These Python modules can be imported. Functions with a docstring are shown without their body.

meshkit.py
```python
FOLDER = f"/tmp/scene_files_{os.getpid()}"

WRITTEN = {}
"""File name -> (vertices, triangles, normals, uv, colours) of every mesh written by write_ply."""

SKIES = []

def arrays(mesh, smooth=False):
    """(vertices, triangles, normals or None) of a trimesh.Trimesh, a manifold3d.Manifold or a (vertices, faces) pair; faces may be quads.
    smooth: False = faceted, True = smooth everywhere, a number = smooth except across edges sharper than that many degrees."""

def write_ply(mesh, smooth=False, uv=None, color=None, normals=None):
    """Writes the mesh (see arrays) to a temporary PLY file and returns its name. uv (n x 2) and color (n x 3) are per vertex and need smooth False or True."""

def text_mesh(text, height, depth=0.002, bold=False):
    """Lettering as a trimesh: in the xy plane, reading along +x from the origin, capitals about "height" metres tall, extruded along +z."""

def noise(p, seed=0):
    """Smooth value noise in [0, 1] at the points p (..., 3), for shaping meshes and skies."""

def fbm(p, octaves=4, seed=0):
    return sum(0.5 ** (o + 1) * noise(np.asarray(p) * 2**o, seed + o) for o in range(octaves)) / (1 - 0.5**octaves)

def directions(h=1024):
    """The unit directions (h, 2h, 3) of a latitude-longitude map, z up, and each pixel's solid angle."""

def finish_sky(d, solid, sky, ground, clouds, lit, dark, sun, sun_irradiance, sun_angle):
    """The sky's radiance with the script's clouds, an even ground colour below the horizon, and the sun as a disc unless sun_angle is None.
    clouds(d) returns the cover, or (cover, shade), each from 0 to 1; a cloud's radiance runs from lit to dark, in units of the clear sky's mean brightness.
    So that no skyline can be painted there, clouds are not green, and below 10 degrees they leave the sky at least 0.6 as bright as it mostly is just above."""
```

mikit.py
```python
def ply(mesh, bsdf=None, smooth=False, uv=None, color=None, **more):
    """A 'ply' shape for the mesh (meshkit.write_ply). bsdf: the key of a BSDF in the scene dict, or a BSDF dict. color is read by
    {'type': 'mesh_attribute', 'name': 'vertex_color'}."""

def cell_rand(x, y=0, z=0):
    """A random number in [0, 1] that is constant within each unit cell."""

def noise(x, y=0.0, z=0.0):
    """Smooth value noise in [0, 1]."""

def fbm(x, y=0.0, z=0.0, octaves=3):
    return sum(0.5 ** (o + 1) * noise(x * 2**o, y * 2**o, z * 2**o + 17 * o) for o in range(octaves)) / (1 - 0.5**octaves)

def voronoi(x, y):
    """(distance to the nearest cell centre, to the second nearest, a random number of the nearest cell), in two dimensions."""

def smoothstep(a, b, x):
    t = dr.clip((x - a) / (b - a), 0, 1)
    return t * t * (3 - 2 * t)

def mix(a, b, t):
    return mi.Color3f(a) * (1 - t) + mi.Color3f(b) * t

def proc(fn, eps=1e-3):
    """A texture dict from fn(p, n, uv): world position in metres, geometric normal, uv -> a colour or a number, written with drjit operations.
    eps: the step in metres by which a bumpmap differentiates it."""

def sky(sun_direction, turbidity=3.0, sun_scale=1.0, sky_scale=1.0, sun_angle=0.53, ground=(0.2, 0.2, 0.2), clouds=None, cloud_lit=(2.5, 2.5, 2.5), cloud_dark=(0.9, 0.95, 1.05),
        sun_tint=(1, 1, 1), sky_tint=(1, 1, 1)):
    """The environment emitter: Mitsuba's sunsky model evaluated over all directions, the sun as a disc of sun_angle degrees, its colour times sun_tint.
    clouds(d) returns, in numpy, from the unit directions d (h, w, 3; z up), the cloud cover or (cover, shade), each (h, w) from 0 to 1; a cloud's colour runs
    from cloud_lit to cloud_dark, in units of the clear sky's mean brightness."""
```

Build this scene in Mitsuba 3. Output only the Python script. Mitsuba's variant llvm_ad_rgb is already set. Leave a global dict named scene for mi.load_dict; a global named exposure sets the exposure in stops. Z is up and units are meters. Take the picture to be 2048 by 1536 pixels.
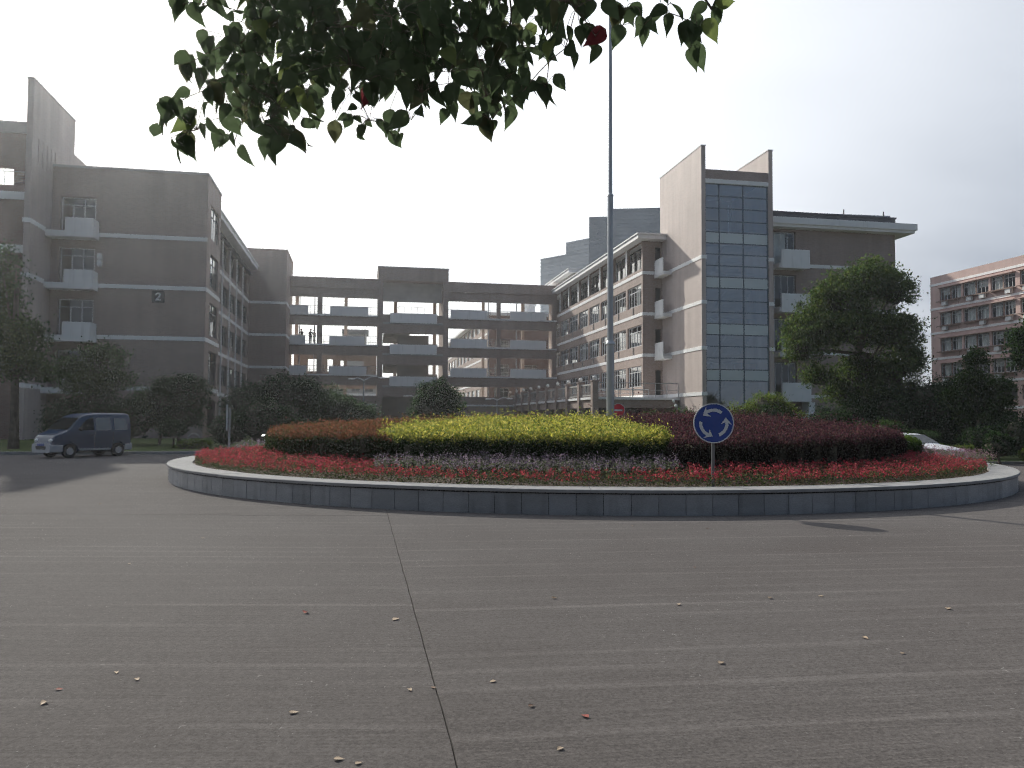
import math, random
import numpy as np, trimesh, shapely, manifold3d as m3
import shapely.geometry as sg
import shapely.affinity as sa
import drjit as dr
import mitsuba as mi
import mikit, meshkit
from mikit import noise, fbm, smoothstep, mix, cell_rand, voronoi

T4 = mi.ScalarTransform4f
PI = math.pi
scene, labels = {'type': 'scene'}, {}
# ------------------------------------------------------------------ camera, sky, exposure
EYE, PITCH, ROLL = 1.6, math.atan(70 / 1600), math.radians(0.3)
HAZE = 0.00055
scene['air'] = {'type': 'homogeneous', 'albedo': {'type': 'rgb', 'value': [0.95, 0.955, 0.96]}, 'sigma_t': {'type': 'rgb', 'value': [HAZE * 0.96, HAZE, HAZE * 1.05]}, 'phase': {'type': 'hg', 'g': 0.76}}
scene['camera'] = {'type': 'perspective', 'fov': 2 * math.degrees(math.atan(1024 / 1600)), 'fov_axis': 'x', 'near_clip': 0.05, 'far_clip': 3000.0, 'medium': {'type': 'ref', 'id': 'air'},
                   'to_world': T4().look_at(origin=[0, 0, EYE], target=[0, math.cos(PITCH), EYE + math.sin(PITCH)], up=[-math.sin(ROLL), 0, math.cos(ROLL)])}
SUN = (-0.886, 1.461, 1.0)


def veil(d):                                                        # thin hazy overcast with soft streaks, brighter round the sun as thin cloud is
    q = d[..., 2] + 0.25
    f = meshkit.fbm(np.stack([d[..., 0] / q * 1.6, d[..., 1] / q * 2.6, q * 0], -1) + 7.3, 5, seed=4)
    s = np.asarray(SUN) / np.linalg.norm(SUN)
    g = np.clip((d @ s - 0.08) / 0.86, 0, 1)
    glow = g * g * (3 - 2 * g) * (0.78 + 0.22 * np.clip(d[..., 2] / 0.42, 0, 1))
    return np.clip(0.80 + 0.5 * (f - 0.5), 0, 1), np.clip(1 - glow + 0.62 * (f - 0.5), 0, 1)


scene['sky'] = mikit.sky(SUN, turbidity=6.0, sun_scale=1.45, sky_scale=1.0, sun_angle=0.8, sun_tint=(0.81, 1.0, 1.32), clouds=veil, cloud_lit=(3.8, 3.9, 4.05), cloud_dark=(0.31, 0.455, 0.70), ground=(0.12, 0.12, 0.115))
exposure = 1.75

# ------------------------------------------------------------------ frames and helpers
TH = math.atan(302 / 1600)
U, V = np.array([math.cos(TH), math.sin(TH)]), np.array([-math.sin(TH), math.cos(TH)])
UX, UY, VX, VY = U[0], U[1], V[0], V[1]


def xy(u, v):
    p = u * U + v * V
    return float(p[0]), float(p[1])


def uv_of(x, y):
    return x * UX + y * UY, x * VX + y * VY


def G(x, y):                                                        # the ground falls a little towards the far right, for drainage
    def ss(a, b, t):
        t = np.clip((np.asarray(t, float) - a) / (b - a), 0, 1)
        return t * t * (3 - 2 * t)
    return -0.26 * ss(13, 19, x) * ss(16, 27, y)


def numbered(name):
    if not any(k == name or k.startswith(name + '__') for k in KEYS):
        return name
    n = COUNT.get(name, 0)
    while True:
        n += 1
        if f'{name}_{n:03d}' not in KEYS:
            COUNT[name] = n
            return f'{name}_{n:03d}'


KEYS, COUNT = set(), {}


def thing(name, label=None, cat=None, group=None, kind=None):
    key = name
    n = 0
    while key in KEYS:
        n += 1
        key = f'{name}_{n:03d}'
    KEYS.add(key)
    d = {}
    for k, x in (('label', label), ('category', cat), ('group', group), ('kind', kind)):
        if x:
            d[k] = x
    labels[key] = d
    return key


def pkey(parent, name):
    base = f'{parent}__{name}'
    if base not in KEYS:
        KEYS.add(base)
        return base
    n = COUNT.get(base, 0) + 1
    COUNT[base] = n
    key = f'{base}_{n:03d}'
    KEYS.add(key)
    return key


def part(parent, name, mesh, mat, smooth=False, label=None, kind=None, **kw):
    key = pkey(parent, name)
    scene[key] = mikit.ply(mesh, mat, smooth=smooth, **kw)
    if label or kind:
        labels[key] = {k: x for k, x in (('label', label), ('kind', kind)) if x}
    return key


def solo(key, mesh, mat, smooth=False, **kw):                       # a thing that is one mesh
    scene[key] = mikit.ply(mesh, mat, smooth=smooth, **kw)
    return key


def cat(ms):
    vs, fs, n = [], [], 0
    for v, f in ((m.vertices, m.faces) if isinstance(m, trimesh.Trimesh) else m for m in ms):
        vs.append(np.asarray(v, float)); fs.append(np.asarray(f) + n); n += len(v)
    return np.vstack(vs), np.vstack(fs)


BF = np.array([[0, 2, 1], [0, 3, 2], [4, 5, 6], [4, 6, 7], [0, 1, 5], [0, 5, 4], [1, 2, 6], [1, 6, 5], [2, 3, 7], [2, 7, 6], [3, 0, 4], [3, 4, 7]])


def bx(x0, x1, y0, y1, z0, z1):                                     # a box in world axes
    return np.array([[x0, y0, z0], [x1, y0, z0], [x1, y1, z0], [x0, y1, z0], [x0, y0, z1], [x1, y0, z1], [x1, y1, z1], [x0, y1, z1]], float), BF


def wr(m):                                                          # campus axes (u, v, z) to world
    v, f = (m.vertices, m.faces) if isinstance(m, trimesh.Trimesh) else m
    v = np.array(v, float)
    return np.c_[v[:, 0] * UX + v[:, 1] * VX, v[:, 0] * UY + v[:, 1] * VY, v[:, 2]], f


def ub(u0, u1, v0, v1, z0, z1):                                     # a box in campus axes
    return wr(bx(u0, u1, v0, v1, z0, z1))


def cbx(x0, x1, y0, y1, z0, z1, c=0.01):                            # a box with chamfered edges
    pts = []
    for sx, a in ((1, x0), (-1, x1)):
        for sy, b in ((1, y0), (-1, y1)):
            for sz, z in ((1, z0), (-1, z1)):
                pts += [(a + sx * c, b + sy * c, z), (a + sx * c, b, z + sz * c), (a, b + sy * c, z + sz * c)]
    h = m3.Manifold.hull_points(np.array(pts, float)).to_mesh()
    return h.vert_properties[:, :3].astype(float), h.tri_verts.astype(int)


def pb(ax, pos, sg_, a0, a1, z0, z1, o0, o1):                       # a box on the wall plane ax = pos, from o0 to o1 outward (sg_ = sign of the outward normal)
    b0, b1 = sorted((pos + sg_ * o0, pos + sg_ * o1))
    return ub(b0, b1, a0, a1, z0, z1) if ax == 'u' else ub(a0, a1, b0, b1, z0, z1)


def plate(ax, pos, sg_, a0, a1, z0, z1, holes=(), th=0.25):         # a wall with openings; its outer face on the plane
    p = sg.box(a0, z0, a1, z1)
    for h in holes:
        p = p.difference(sg.box(*h))
    out = []
    for g in getattr(p, 'geoms', [p]):
        if g.area < 1e-6:
            continue
        m = trimesh.creation.extrude_polygon(g, th, engine='earcut')
        a, z, d = m.vertices[:, 0], m.vertices[:, 1], m.vertices[:, 2]
        b = pos - sg_ * d
        v = np.c_[b, a, z] if ax == 'u' else np.c_[a, b, z]
        f = np.array(m.faces)
        flip = (sg_ < 0) if ax == 'v' else (sg_ > 0)
        out.append(wr((v, f if not flip else f[:, ::-1])))
    m = cat(out)
    t = trimesh.Trimesh(*m, process=False)
    if t.volume < 0:
        m = (m[0], m[1][:, ::-1])
    return m


def tube(pts, r, sides=8, cap=True):
    p = np.asarray(pts, float)
    r = np.broadcast_to(r, (len(p),))
    t = np.gradient(p, axis=0)
    t /= np.linalg.norm(t, axis=1, keepdims=True) + 1e-12
    ref = np.array([0, 0, 1.0]) if abs(t[0, 2]) < 0.9 else np.array([1.0, 0, 0])
    a = np.cross(t, ref); a /= np.linalg.norm(a, axis=1, keepdims=True) + 1e-12
    b = np.cross(t, a)
    an = np.arange(sides) * 2 * PI / sides
    v = (p[:, None] + r[:, None, None] * (np.cos(an)[None, :, None] * a[:, None] + np.sin(an)[None, :, None] * b[:, None])).reshape(-1, 3)
    i, j = np.meshgrid(np.arange(len(p) - 1), np.arange(sides), indexing='ij')
    q = np.stack([i * sides + j, i * sides + (j + 1) % sides, (i + 1) * sides + (j + 1) % sides, (i + 1) * sides + j], -1).reshape(-1, 4)
    f = np.vstack([q[:, [0, 2, 1]], q[:, [0, 3, 2]]])
    if cap:
        n = len(v)
        v = np.vstack([v, p[0], p[-1]])
        k = np.arange(sides)
        f = np.vstack([f, np.c_[np.full(sides, n), k, (k + 1) % sides], np.c_[np.full(sides, n + 1), (len(p) - 1) * sides + (k + 1) % sides, (len(p) - 1) * sides + k]])
    return v, f


def lathe(prof, at, n=24):
    m = trimesh.creation.revolve(np.asarray(prof, float), sections=n)
    return np.asarray(m.vertices) + np.asarray(at, float), np.asarray(m.faces)


def ball(c, r, s=(1, 1, 1), sub=2):
    m = trimesh.creation.icosphere(subdivisions=sub)
    return m.vertices * r * np.asarray(s, float) + np.asarray(c, float), m.faces


# ------------------------------------------------------------------ materials
def tws(d):
    return {'type': 'twosided', 'bsdf': d}


def rgb(*c):
    return {'type': 'rgb', 'value': list(c)}


def plain(key, c, rough=0.7, var=0.08, freq=1.5, spec=0.4, metallic=0.0):
    def fn(p, n, uv):
        t = fbm(p.x * freq, p.y * freq, p.z * freq, octaves=4)
        g = noise(p.x * freq * 23, p.y * freq * 23, p.z * freq * 23)
        return mi.Color3f(*c) * (1 + var * (2 * t - 1) * 1.6 + var * 0.5 * (2 * g - 1))
    scene[key] = tws({'type': 'principled', 'base_color': mikit.proc(fn), 'roughness': rough, 'specular': spec, 'metallic': metallic})


def brick_fn(c1, c2, mortar, bw=0.24, bh=0.07):
    def fn(p, n, uv):
        a = dr.select(dr.abs(n.x * UX + n.y * UY) > 0.7, p.x * VX + p.y * VY, p.x * UX + p.y * UY)
        row = dr.floor(p.z / bh)
        x = a / bw + 0.5 * (row - 2 * dr.floor(row / 2))
        col = dr.floor(x)
        r = cell_rand(col, row, 3)
        fx, fz = (x - col) * bw, p.z - row * bh
        m = dr.maximum(smoothstep(0.012, 0.006, dr.minimum(fx, bw - fx)), smoothstep(0.012, 0.006, dr.minimum(fz, bh - fz)))
        big = fbm(a * 0.35, p.z * 0.5, 3.1, octaves=4)
        streak = fbm(a * 2.2, p.z * 0.22, 9.0, octaves=3)
        c = mix(c1, c2, dr.clip(r * 0.8 + (big - 0.5) * 0.9, 0, 1))
        c = mix(c, mi.Color3f(*mortar), m * 0.8)
        return c * (0.80 + 0.26 * big + 0.24 * (streak - 0.4))
    return fn


scene['brick_wall'] = tws({'type': 'principled', 'base_color': mikit.proc(brick_fn((0.345, 0.258, 0.222), (0.275, 0.206, 0.180), (0.34, 0.295, 0.275))), 'roughness': 0.7, 'specular': 0.35})
scene['brick_tower'] = tws({'type': 'principled', 'base_color': mikit.proc(brick_fn((0.50, 0.415, 0.38), (0.45, 0.37, 0.34), (0.47, 0.42, 0.40))), 'roughness': 0.65, 'specular': 0.35})
scene['brick_red'] = tws({'type': 'principled', 'base_color': mikit.proc(brick_fn((0.25, 0.155, 0.13), (0.20, 0.125, 0.107), (0.25, 0.205, 0.185))), 'roughness': 0.7, 'specular': 0.3})
scene['pink_wall'] = tws({'type': 'principled', 'base_color': mikit.proc(brick_fn((0.56, 0.39, 0.355), (0.50, 0.345, 0.31), (0.52, 0.42, 0.39))), 'roughness': 0.7, 'specular': 0.3})


def paint_fn(p, n, uv):                                             # white paint with rain streaks and grime in grains
    a = p.x * 0.9 + p.y * 0.7
    s = fbm(a * 5.0, p.z * 0.8, 2.0, octaves=4)
    g = fbm(p.x * 3, p.y * 3, p.z * 3, octaves=4)
    return mix((0.80, 0.80, 0.80), (0.60, 0.60, 0.59), smoothstep(0.5, 0.95, s) * 0.55 + 0.25 * g)


scene['white_paint'] = tws({'type': 'principled', 'base_color': mikit.proc(paint_fn), 'roughness': 0.6, 'specular': 0.4})
plain('render_grey', (0.34, 0.33, 0.32), 0.8, 0.12, 0.8)
plain('soffit', (0.40, 0.39, 0.38), 0.8, 0.1)
plain('roof_dark', (0.10, 0.10, 0.11), 0.85, 0.2, 1.0)
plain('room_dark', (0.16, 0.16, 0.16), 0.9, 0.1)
plain('frame_white', (0.62, 0.63, 0.64), 0.45, 0.04, spec=0.5)
plain('frame_dark', (0.07, 0.075, 0.08), 0.4, 0.05, spec=0.5)
plain('mullion_grey', (0.12, 0.14, 0.165), 0.4, 0.05)
plain('steel_grey', (0.34, 0.35, 0.36), 0.4, 0.08, spec=0.5, metallic=0.6)
plain('cladding', (0.34, 0.37, 0.40), 0.45, 0.10, 0.4, spec=0.5)
plain('cladding_dull', (0.30, 0.33, 0.36), 0.5, 0.12, 0.4, spec=0.5)
plain('curtain_cloth', (0.74, 0.74, 0.71), 0.9, 0.12, 2.0)
plain('spandrel', (0.56, 0.61, 0.62), 0.25, 0.06, 0.7, spec=0.5)
plain('pole_paint', (0.15, 0.145, 0.14), 0.5, 0.15, 6.0)
plain('plaque_dark', (0.055, 0.05, 0.05), 0.4, 0.1)
plain('letter_white', (0.72, 0.73, 0.74), 0.5, 0.03)
plain('trunk_bark', (0.11, 0.085, 0.065), 0.9, 0.35, 6.0)
plain('pale_bark', (0.32, 0.29, 0.25), 0.9, 0.3, 6.0)
plain('soil', (0.085, 0.06, 0.045), 0.95, 0.35, 5.0)
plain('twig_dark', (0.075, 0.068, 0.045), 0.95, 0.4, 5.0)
plain('granite_rim', (0.255, 0.25, 0.245), 0.85, 0.16, 6.0, spec=0.12)
plain('kerb_stone', (0.25, 0.25, 0.24), 0.8, 0.2, 3.0)
plain('joint_dark', (0.045, 0.042, 0.04), 0.95, 0.3, 8.0)
plain('rubber', (0.022, 0.022, 0.023), 0.7, 0.15, 8.0)
plain('black_plastic', (0.03, 0.031, 0.033), 0.45, 0.1)
plain('grey_plastic', (0.36, 0.37, 0.39), 0.4, 0.08)
plain('alloy', (0.45, 0.46, 0.47), 0.35, 0.06, metallic=0.7)
plain('blue_paint', (0.025, 0.047, 0.09), 0.22, 0.06, 3.0, spec=0.6)
plain('white_car_paint', (0.60, 0.61, 0.63), 0.2, 0.03, 3.0, spec=0.6)
plain('sign_blue', (0.012, 0.045, 0.24), 0.35, 0.08, 4.0, spec=0.5)
plain('sign_red', (0.50, 0.015, 0.035), 0.35, 0.08, 4.0, spec=0.5)
plain('sign_white', (0.50, 0.52, 0.55), 0.4, 0.06, 4.0, spec=0.5)
plain('galvanised', (0.42, 0.43, 0.44), 0.42, 0.10, 3.0, metallic=0.55)
plain('globe_white', (0.80, 0.79, 0.77), 0.25, 0.03, spec=0.5)
plain('skin', (0.40, 0.26, 0.19), 0.6, 0.05)
plain('cloth_dark', (0.035, 0.035, 0.045), 0.9, 0.2, 8.0)
plain('cloth_maroon', (0.11, 0.03, 0.04), 0.9, 0.2, 8.0)
plain('cloth_denim', (0.05, 0.06, 0.10), 0.9, 0.2, 8.0)
plain('hair_black', (0.012, 0.011, 0.011), 0.6, 0.1)
plain('lens_clear', (0.60, 0.62, 0.63), 0.12, 0.05, spec=0.6)
plain('lens_red', (0.32, 0.02, 0.02), 0.15, 0.05, spec=0.6)
scene['pane_glass'] = {'type': 'thindielectric', 'int_ior': 1.52, 'specular_transmittance': rgb(0.80, 0.84, 0.84)}
scene['tower_glass'] = {'type': 'thindielectric', 'int_ior': 2.6, 'specular_transmittance': rgb(0.42, 0.54, 0.62)}
scene['car_glass'] = tws({'type': 'principled', 'base_color': rgb(0.012, 0.015, 0.016), 'roughness': 0.06, 'specular': 0.15})
scene['shaded_glass'] = tws({'type': 'principled', 'base_color': rgb(0.17, 0.19, 0.20), 'roughness': 0.12, 'specular': 0.5})
scene['leaf'] = {'type': 'principledthin', 'base_color': {'type': 'mesh_attribute', 'name': 'vertex_color'}, 'roughness': 0.7, 'diff_trans': 1.0, 'spec_trans': 0.0, 'eta': 1.22}
scene['petal'] = {'type': 'principledthin', 'base_color': {'type': 'mesh_attribute', 'name': 'vertex_color'}, 'roughness': 0.6, 'diff_trans': 0.9, 'spec_trans': 0.0, 'eta': 1.3}


def granite(c):
    def fn(p, n, uv):
        sp = noise(p.x * 150, p.y * 150, p.z * 150)
        sp2 = noise(p.x * 60 + 9, p.y * 60, p.z * 60)
        st = fbm(p.x * 3.1, p.y * 3.1, p.z * 9.0, octaves=4)
        drip = fbm(p.x * 7, p.y * 7, p.z * 0.9, octaves=3)
        return mi.Color3f(*c) * (0.72 + 0.28 * sp + 0.22 * sp2) * (0.82 + 0.3 * st - 0.18 * smoothstep(0.5, 0.8, drip))
    return tws({'type': 'principled', 'base_color': mikit.proc(fn), 'roughness': 0.5, 'specular': 0.45})


scene['granite_a'] = granite((0.285, 0.288, 0.295))
scene['granite_b'] = granite((0.25, 0.254, 0.26))
scene['granite_c'] = granite((0.315, 0.316, 0.32))


def road_fn(p, n, uv):
    u = p.x * UX + p.y * UY
    left = u < 0.455
    s = dr.select(left, p.y - 0.015 * p.x, p.y - 0.13 * p.x + 0.11)
    l = dr.select(left, p.x, p.x)
    wob = (fbm(l * 0.35, s * 0.9, 1.0, octaves=2) - 0.5) * 0.30
    t = s / 0.34 + wob
    k = dr.floor(t)
    f = t - k
    keep = cell_rand(k, 7, 2)
    seg = noise(l * 0.45 + 31 * keep, k * 5.1, 0.0)
    stripe = smoothstep(0.17, 0.05, dr.abs(f - 0.5)) * smoothstep(0.25, 0.75, seg) * (0.35 + 0.65 * keep)
    fine = noise(l * 1.3, s * 75.0, 2.0)
    fine2 = noise(l * 2.3 + 5, s * 190.0, 4.0)
    blot = fbm(p.x * 0.22 + 3, p.y * 0.30, 0.0, octaves=4)
    blot2 = fbm(p.x * 1.3, p.y * 1.6 + 8, 5.0, octaves=4)
    grain = noise(p.x * 170, p.y * 170, 1.0)
    g2 = noise(p.x * 62, p.y * 62, 6.0)
    c = mix((0.073, 0.0645, 0.0615), (0.103, 0.0945, 0.091), dr.clip(blot * 0.7 + blot2 * 0.5 - 0.1, 0, 1))
    c = c * (0.50 + 0.20 * fine + 0.14 * fine2 + 0.44 * grain + 0.40 * g2)
    c = mix(c, c * 1.38 + 0.004, stripe * 0.8)
    speck = smoothstep(0.93, 0.985, noise(p.x * 48 + 3, p.y * 48, 9.0)) * smoothstep(0.4, 0.7, fbm(p.x * 0.5, p.y * 0.5, 4.0, octaves=2) + 0.12)
    return mix(c, (0.30, 0.29, 0.28), speck * 0.8)


def road_bump(p, n, uv):
    u = p.x * UX + p.y * UY
    s = dr.select(u < 0.455, p.y - 0.015 * p.x, p.y - 0.13 * p.x)
    return 0.5 * noise(p.x * 1.5, s * 70.0, 2.0) + 0.5 * noise(p.x * 90, p.y * 90, 4.0)


scene['road_concrete'] = tws({'type': 'bumpmap', 'arbitrary': mikit.proc(road_bump, eps=2e-3), 'scale': 0.0035,
                              'bsdf': {'type': 'principled', 'base_color': mikit.proc(road_fn), 'roughness': 0.9, 'specular': 0.08}})


def grass_fn(p, n, uv):
    a = fbm(p.x * 0.25, p.y * 0.25, 1.0, octaves=4)
    b = noise(p.x * 13, p.y * 13, 3.0)
    c = noise(p.x * 41, p.y * 41, 5.0)
    return mix((0.030, 0.050, 0.013), (0.080, 0.095, 0.028), dr.clip(a * 1.1 - 0.2 + 0.35 * b, 0, 1)) * (0.6 + 0.7 * c)


scene['lawn_grass'] = tws({'type': 'principled', 'base_color': mikit.proc(grass_fn), 'roughness': 0.85, 'specular': 0.2})


def flat_ground_fn(p, n, uv):
    a = fbm(p.x * 0.05, p.y * 0.05, 1.0, octaves=4)
    return mix((0.12, 0.125, 0.09), (0.20, 0.19, 0.165), a) * (0.8 + 0.4 * noise(p.x * 3, p.y * 3, 0.0))


scene['far_ground'] = tws({'type': 'principled', 'base_color': mikit.proc(flat_ground_fn), 'roughness': 0.9, 'specular': 0.2})


# ------------------------------------------------------------------ foliage
def leaf_mesh(P, A, size, rng, width=0.58, fold=0.25):
    """Rhombic folded leaves at the points P, along the directions A."""
    n = len(P)
    s = np.broadcast_to(size, (n,))[:, None] * rng.uniform(0.7, 1.3, (n, 1))
    A = A / (np.linalg.norm(A, axis=1, keepdims=True) + 1e-9)
    R = rng.normal(size=(n, 3))
    B = np.cross(A, R); B /= np.linalg.norm(B, axis=1, keepdims=True) + 1e-9
    N = np.cross(A, B)
    w = s * width * 0.5
    base, tip = P - A * s * 0.5, P + A * s * 0.5
    mid = P - A * s * 0.06
    v = np.stack([base, mid + B * w + N * w * fold, tip, mid - B * w + N * w * fold], 1).reshape(-1, 3)
    i = np.arange(n)[:, None] * 4
    f = np.stack([i + [0, 1, 2], i + [0, 2, 3]], 1).reshape(-1, 3)
    return v, f


def leaf_cols(n, rng, stops, weights=None):
    stops = np.asarray(stops, float)
    k = rng.choice(len(stops), n, p=weights)
    c = stops[k] * rng.uniform(0.72, 1.3, (n, 1)) * rng.uniform(0.93, 1.07, (n, 3))
    return np.repeat(np.clip(c, 0, 1), 4, 0)


GREENS = dict(camphor=[(0.075, 0.115, 0.030), (0.055, 0.095, 0.028), (0.10, 0.13, 0.035)], dark=[(0.030, 0.055, 0.022), (0.038, 0.068, 0.026), (0.024, 0.042, 0.018)],
              mid=[(0.050, 0.085, 0.028), (0.065, 0.10, 0.03), (0.04, 0.07, 0.025)], lime=[(0.115, 0.16, 0.03), (0.09, 0.14, 0.03), (0.14, 0.17, 0.035)])


def crown_mesh(lobes, rng, n_clump, per, size, spread, green, shell=0.55):
    """Leaves in clumps spread through the outer part of a few ellipsoid lobes."""
    lobes = np.asarray(lobes, float)
    vol = (lobes[:, 3] * lobes[:, 4] * lobes[:, 5]) ** 0.75
    k = rng.choice(len(lobes), n_clump, p=vol / vol.sum())
    d = rng.normal(size=(n_clump, 3)); d /= np.linalg.norm(d, axis=1, keepdims=True)
    d[:, 2] = np.where(d[:, 2] < -0.55, -d[:, 2] * 0.5, d[:, 2])
    r = rng.uniform(shell, 1.04, (n_clump, 1)) * (1 + 0.30 * (meshkit.fbm(d * 2.1 + k[:, None] * 5.1, 3, 3)[:, None] - 0.5) * 2)
    C = lobes[k, :3] + d * r * lobes[k, 3:6]
    tone = rng.uniform(0.6, 1.4, n_clump)
    P = np.repeat(C, per, 0) + rng.normal(size=(n_clump * per, 3)) * spread * np.repeat(rng.uniform(0.45, 1.25, (n_clump, 1)), per, 0) * [1, 1, 0.75]
    out = np.repeat(d, per, 0)
    A = out * 0.6 + rng.normal(size=P.shape) * 0.8 + [0, 0, -0.15]
    m = leaf_mesh(P, A, size, rng)
    c = leaf_cols(len(P), rng, GREENS[green]) * np.repeat(np.repeat(tone, per), 4)[:, None]
    return m, np.clip(c, 0, 1)


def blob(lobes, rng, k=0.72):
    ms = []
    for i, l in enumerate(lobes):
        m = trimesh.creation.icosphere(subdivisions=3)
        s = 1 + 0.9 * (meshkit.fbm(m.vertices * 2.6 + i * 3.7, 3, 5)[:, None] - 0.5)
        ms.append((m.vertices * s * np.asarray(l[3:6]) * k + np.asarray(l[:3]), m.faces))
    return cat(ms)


def tree(name, label, cat_, x, y, lobes, n_clump, per, size, spread, green, seed, trunk_r=0.12, trunk_top=None, lean=(0, 0), core=0.6, bark='trunk_bark', group=None, shell=0.55, limbs=True):
    """A tree or shrub: crown leaves, an inner mass of twigs, trunk and limbs. Lobes are (dx, dy, z, rx, ry, rz)."""
    rng = np.random.default_rng(seed)
    t = thing(name, label, cat_, group)
    z0 = float(G(x, y))
    L = [(x + l[0], y + l[1], z0 + l[2], *l[3:6]) for l in lobes]
    m, c = crown_mesh(L, rng, int(n_clump * 1.55), per, size * 1.28, spread, green, shell)
    part(t, 'foliage', m, 'leaf', color=c)
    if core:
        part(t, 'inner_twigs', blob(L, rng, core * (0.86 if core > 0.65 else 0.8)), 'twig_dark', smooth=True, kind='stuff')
    if trunk_r:
        top = trunk_top if trunk_top is not None else np.mean([l[2] for l in L])
        zs = np.linspace(z0 - 0.1, top, 7)
        s = (zs - z0) / (top - z0 + 1e-9)
        pts = np.c_[x + lean[0] * s + 0.04 * np.sin(s * 5 + seed), y + lean[1] * s + 0.03 * np.cos(s * 4 + seed), zs]
        part(t, 'trunk', tube(pts, trunk_r * (1.25 - 0.65 * s) * np.where(s < 0.05, 1.25, 1), 10), bark, smooth=True)
        if limbs and len(L) > 1:
            for l in L:
                a = pts[int(rng.integers(3, 6))]
                b = np.array(l[:3]) + [0, 0, 0.2]
                q = np.linspace(0, 1, 5)[:, None]
                w = a * (1 - q) + b * q + np.array([0, 0, 0.35]) * np.sin(q * PI) * rng.uniform(-0.6, 1)
                part(t, 'limb', tube(w, trunk_r * np.linspace(0.5, 0.14, 5), 7), bark, smooth=True)
    return t


# ------------------------------------------------------------------ the ground, the road, kerbs and lawns
ISX, ISY, ISR = 2.0, 25.1, 11.7                                     # the round planter in the middle of the road
solo(thing('ground', kind='structure'), wr(bx(-640, 640, -230, 1180, -0.9, -0.42)), 'far_ground')


KEYS.add('haze'); labels['haze'] = {'label': 'thin pale haze filling the air over the whole campus', 'category': 'haze', 'kind': 'stuff'}
scene['haze'] = {'type': 'cube', 'to_world': T4().translate([0, 600, 19.5]).scale([960, 960, 21.5]), 'bsdf': {'type': 'null'}, 'interior': {'type': 'ref', 'id': 'air'}}


def upoly(pts):
    return sg.Polygon([xy(*p) for p in pts])


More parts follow.
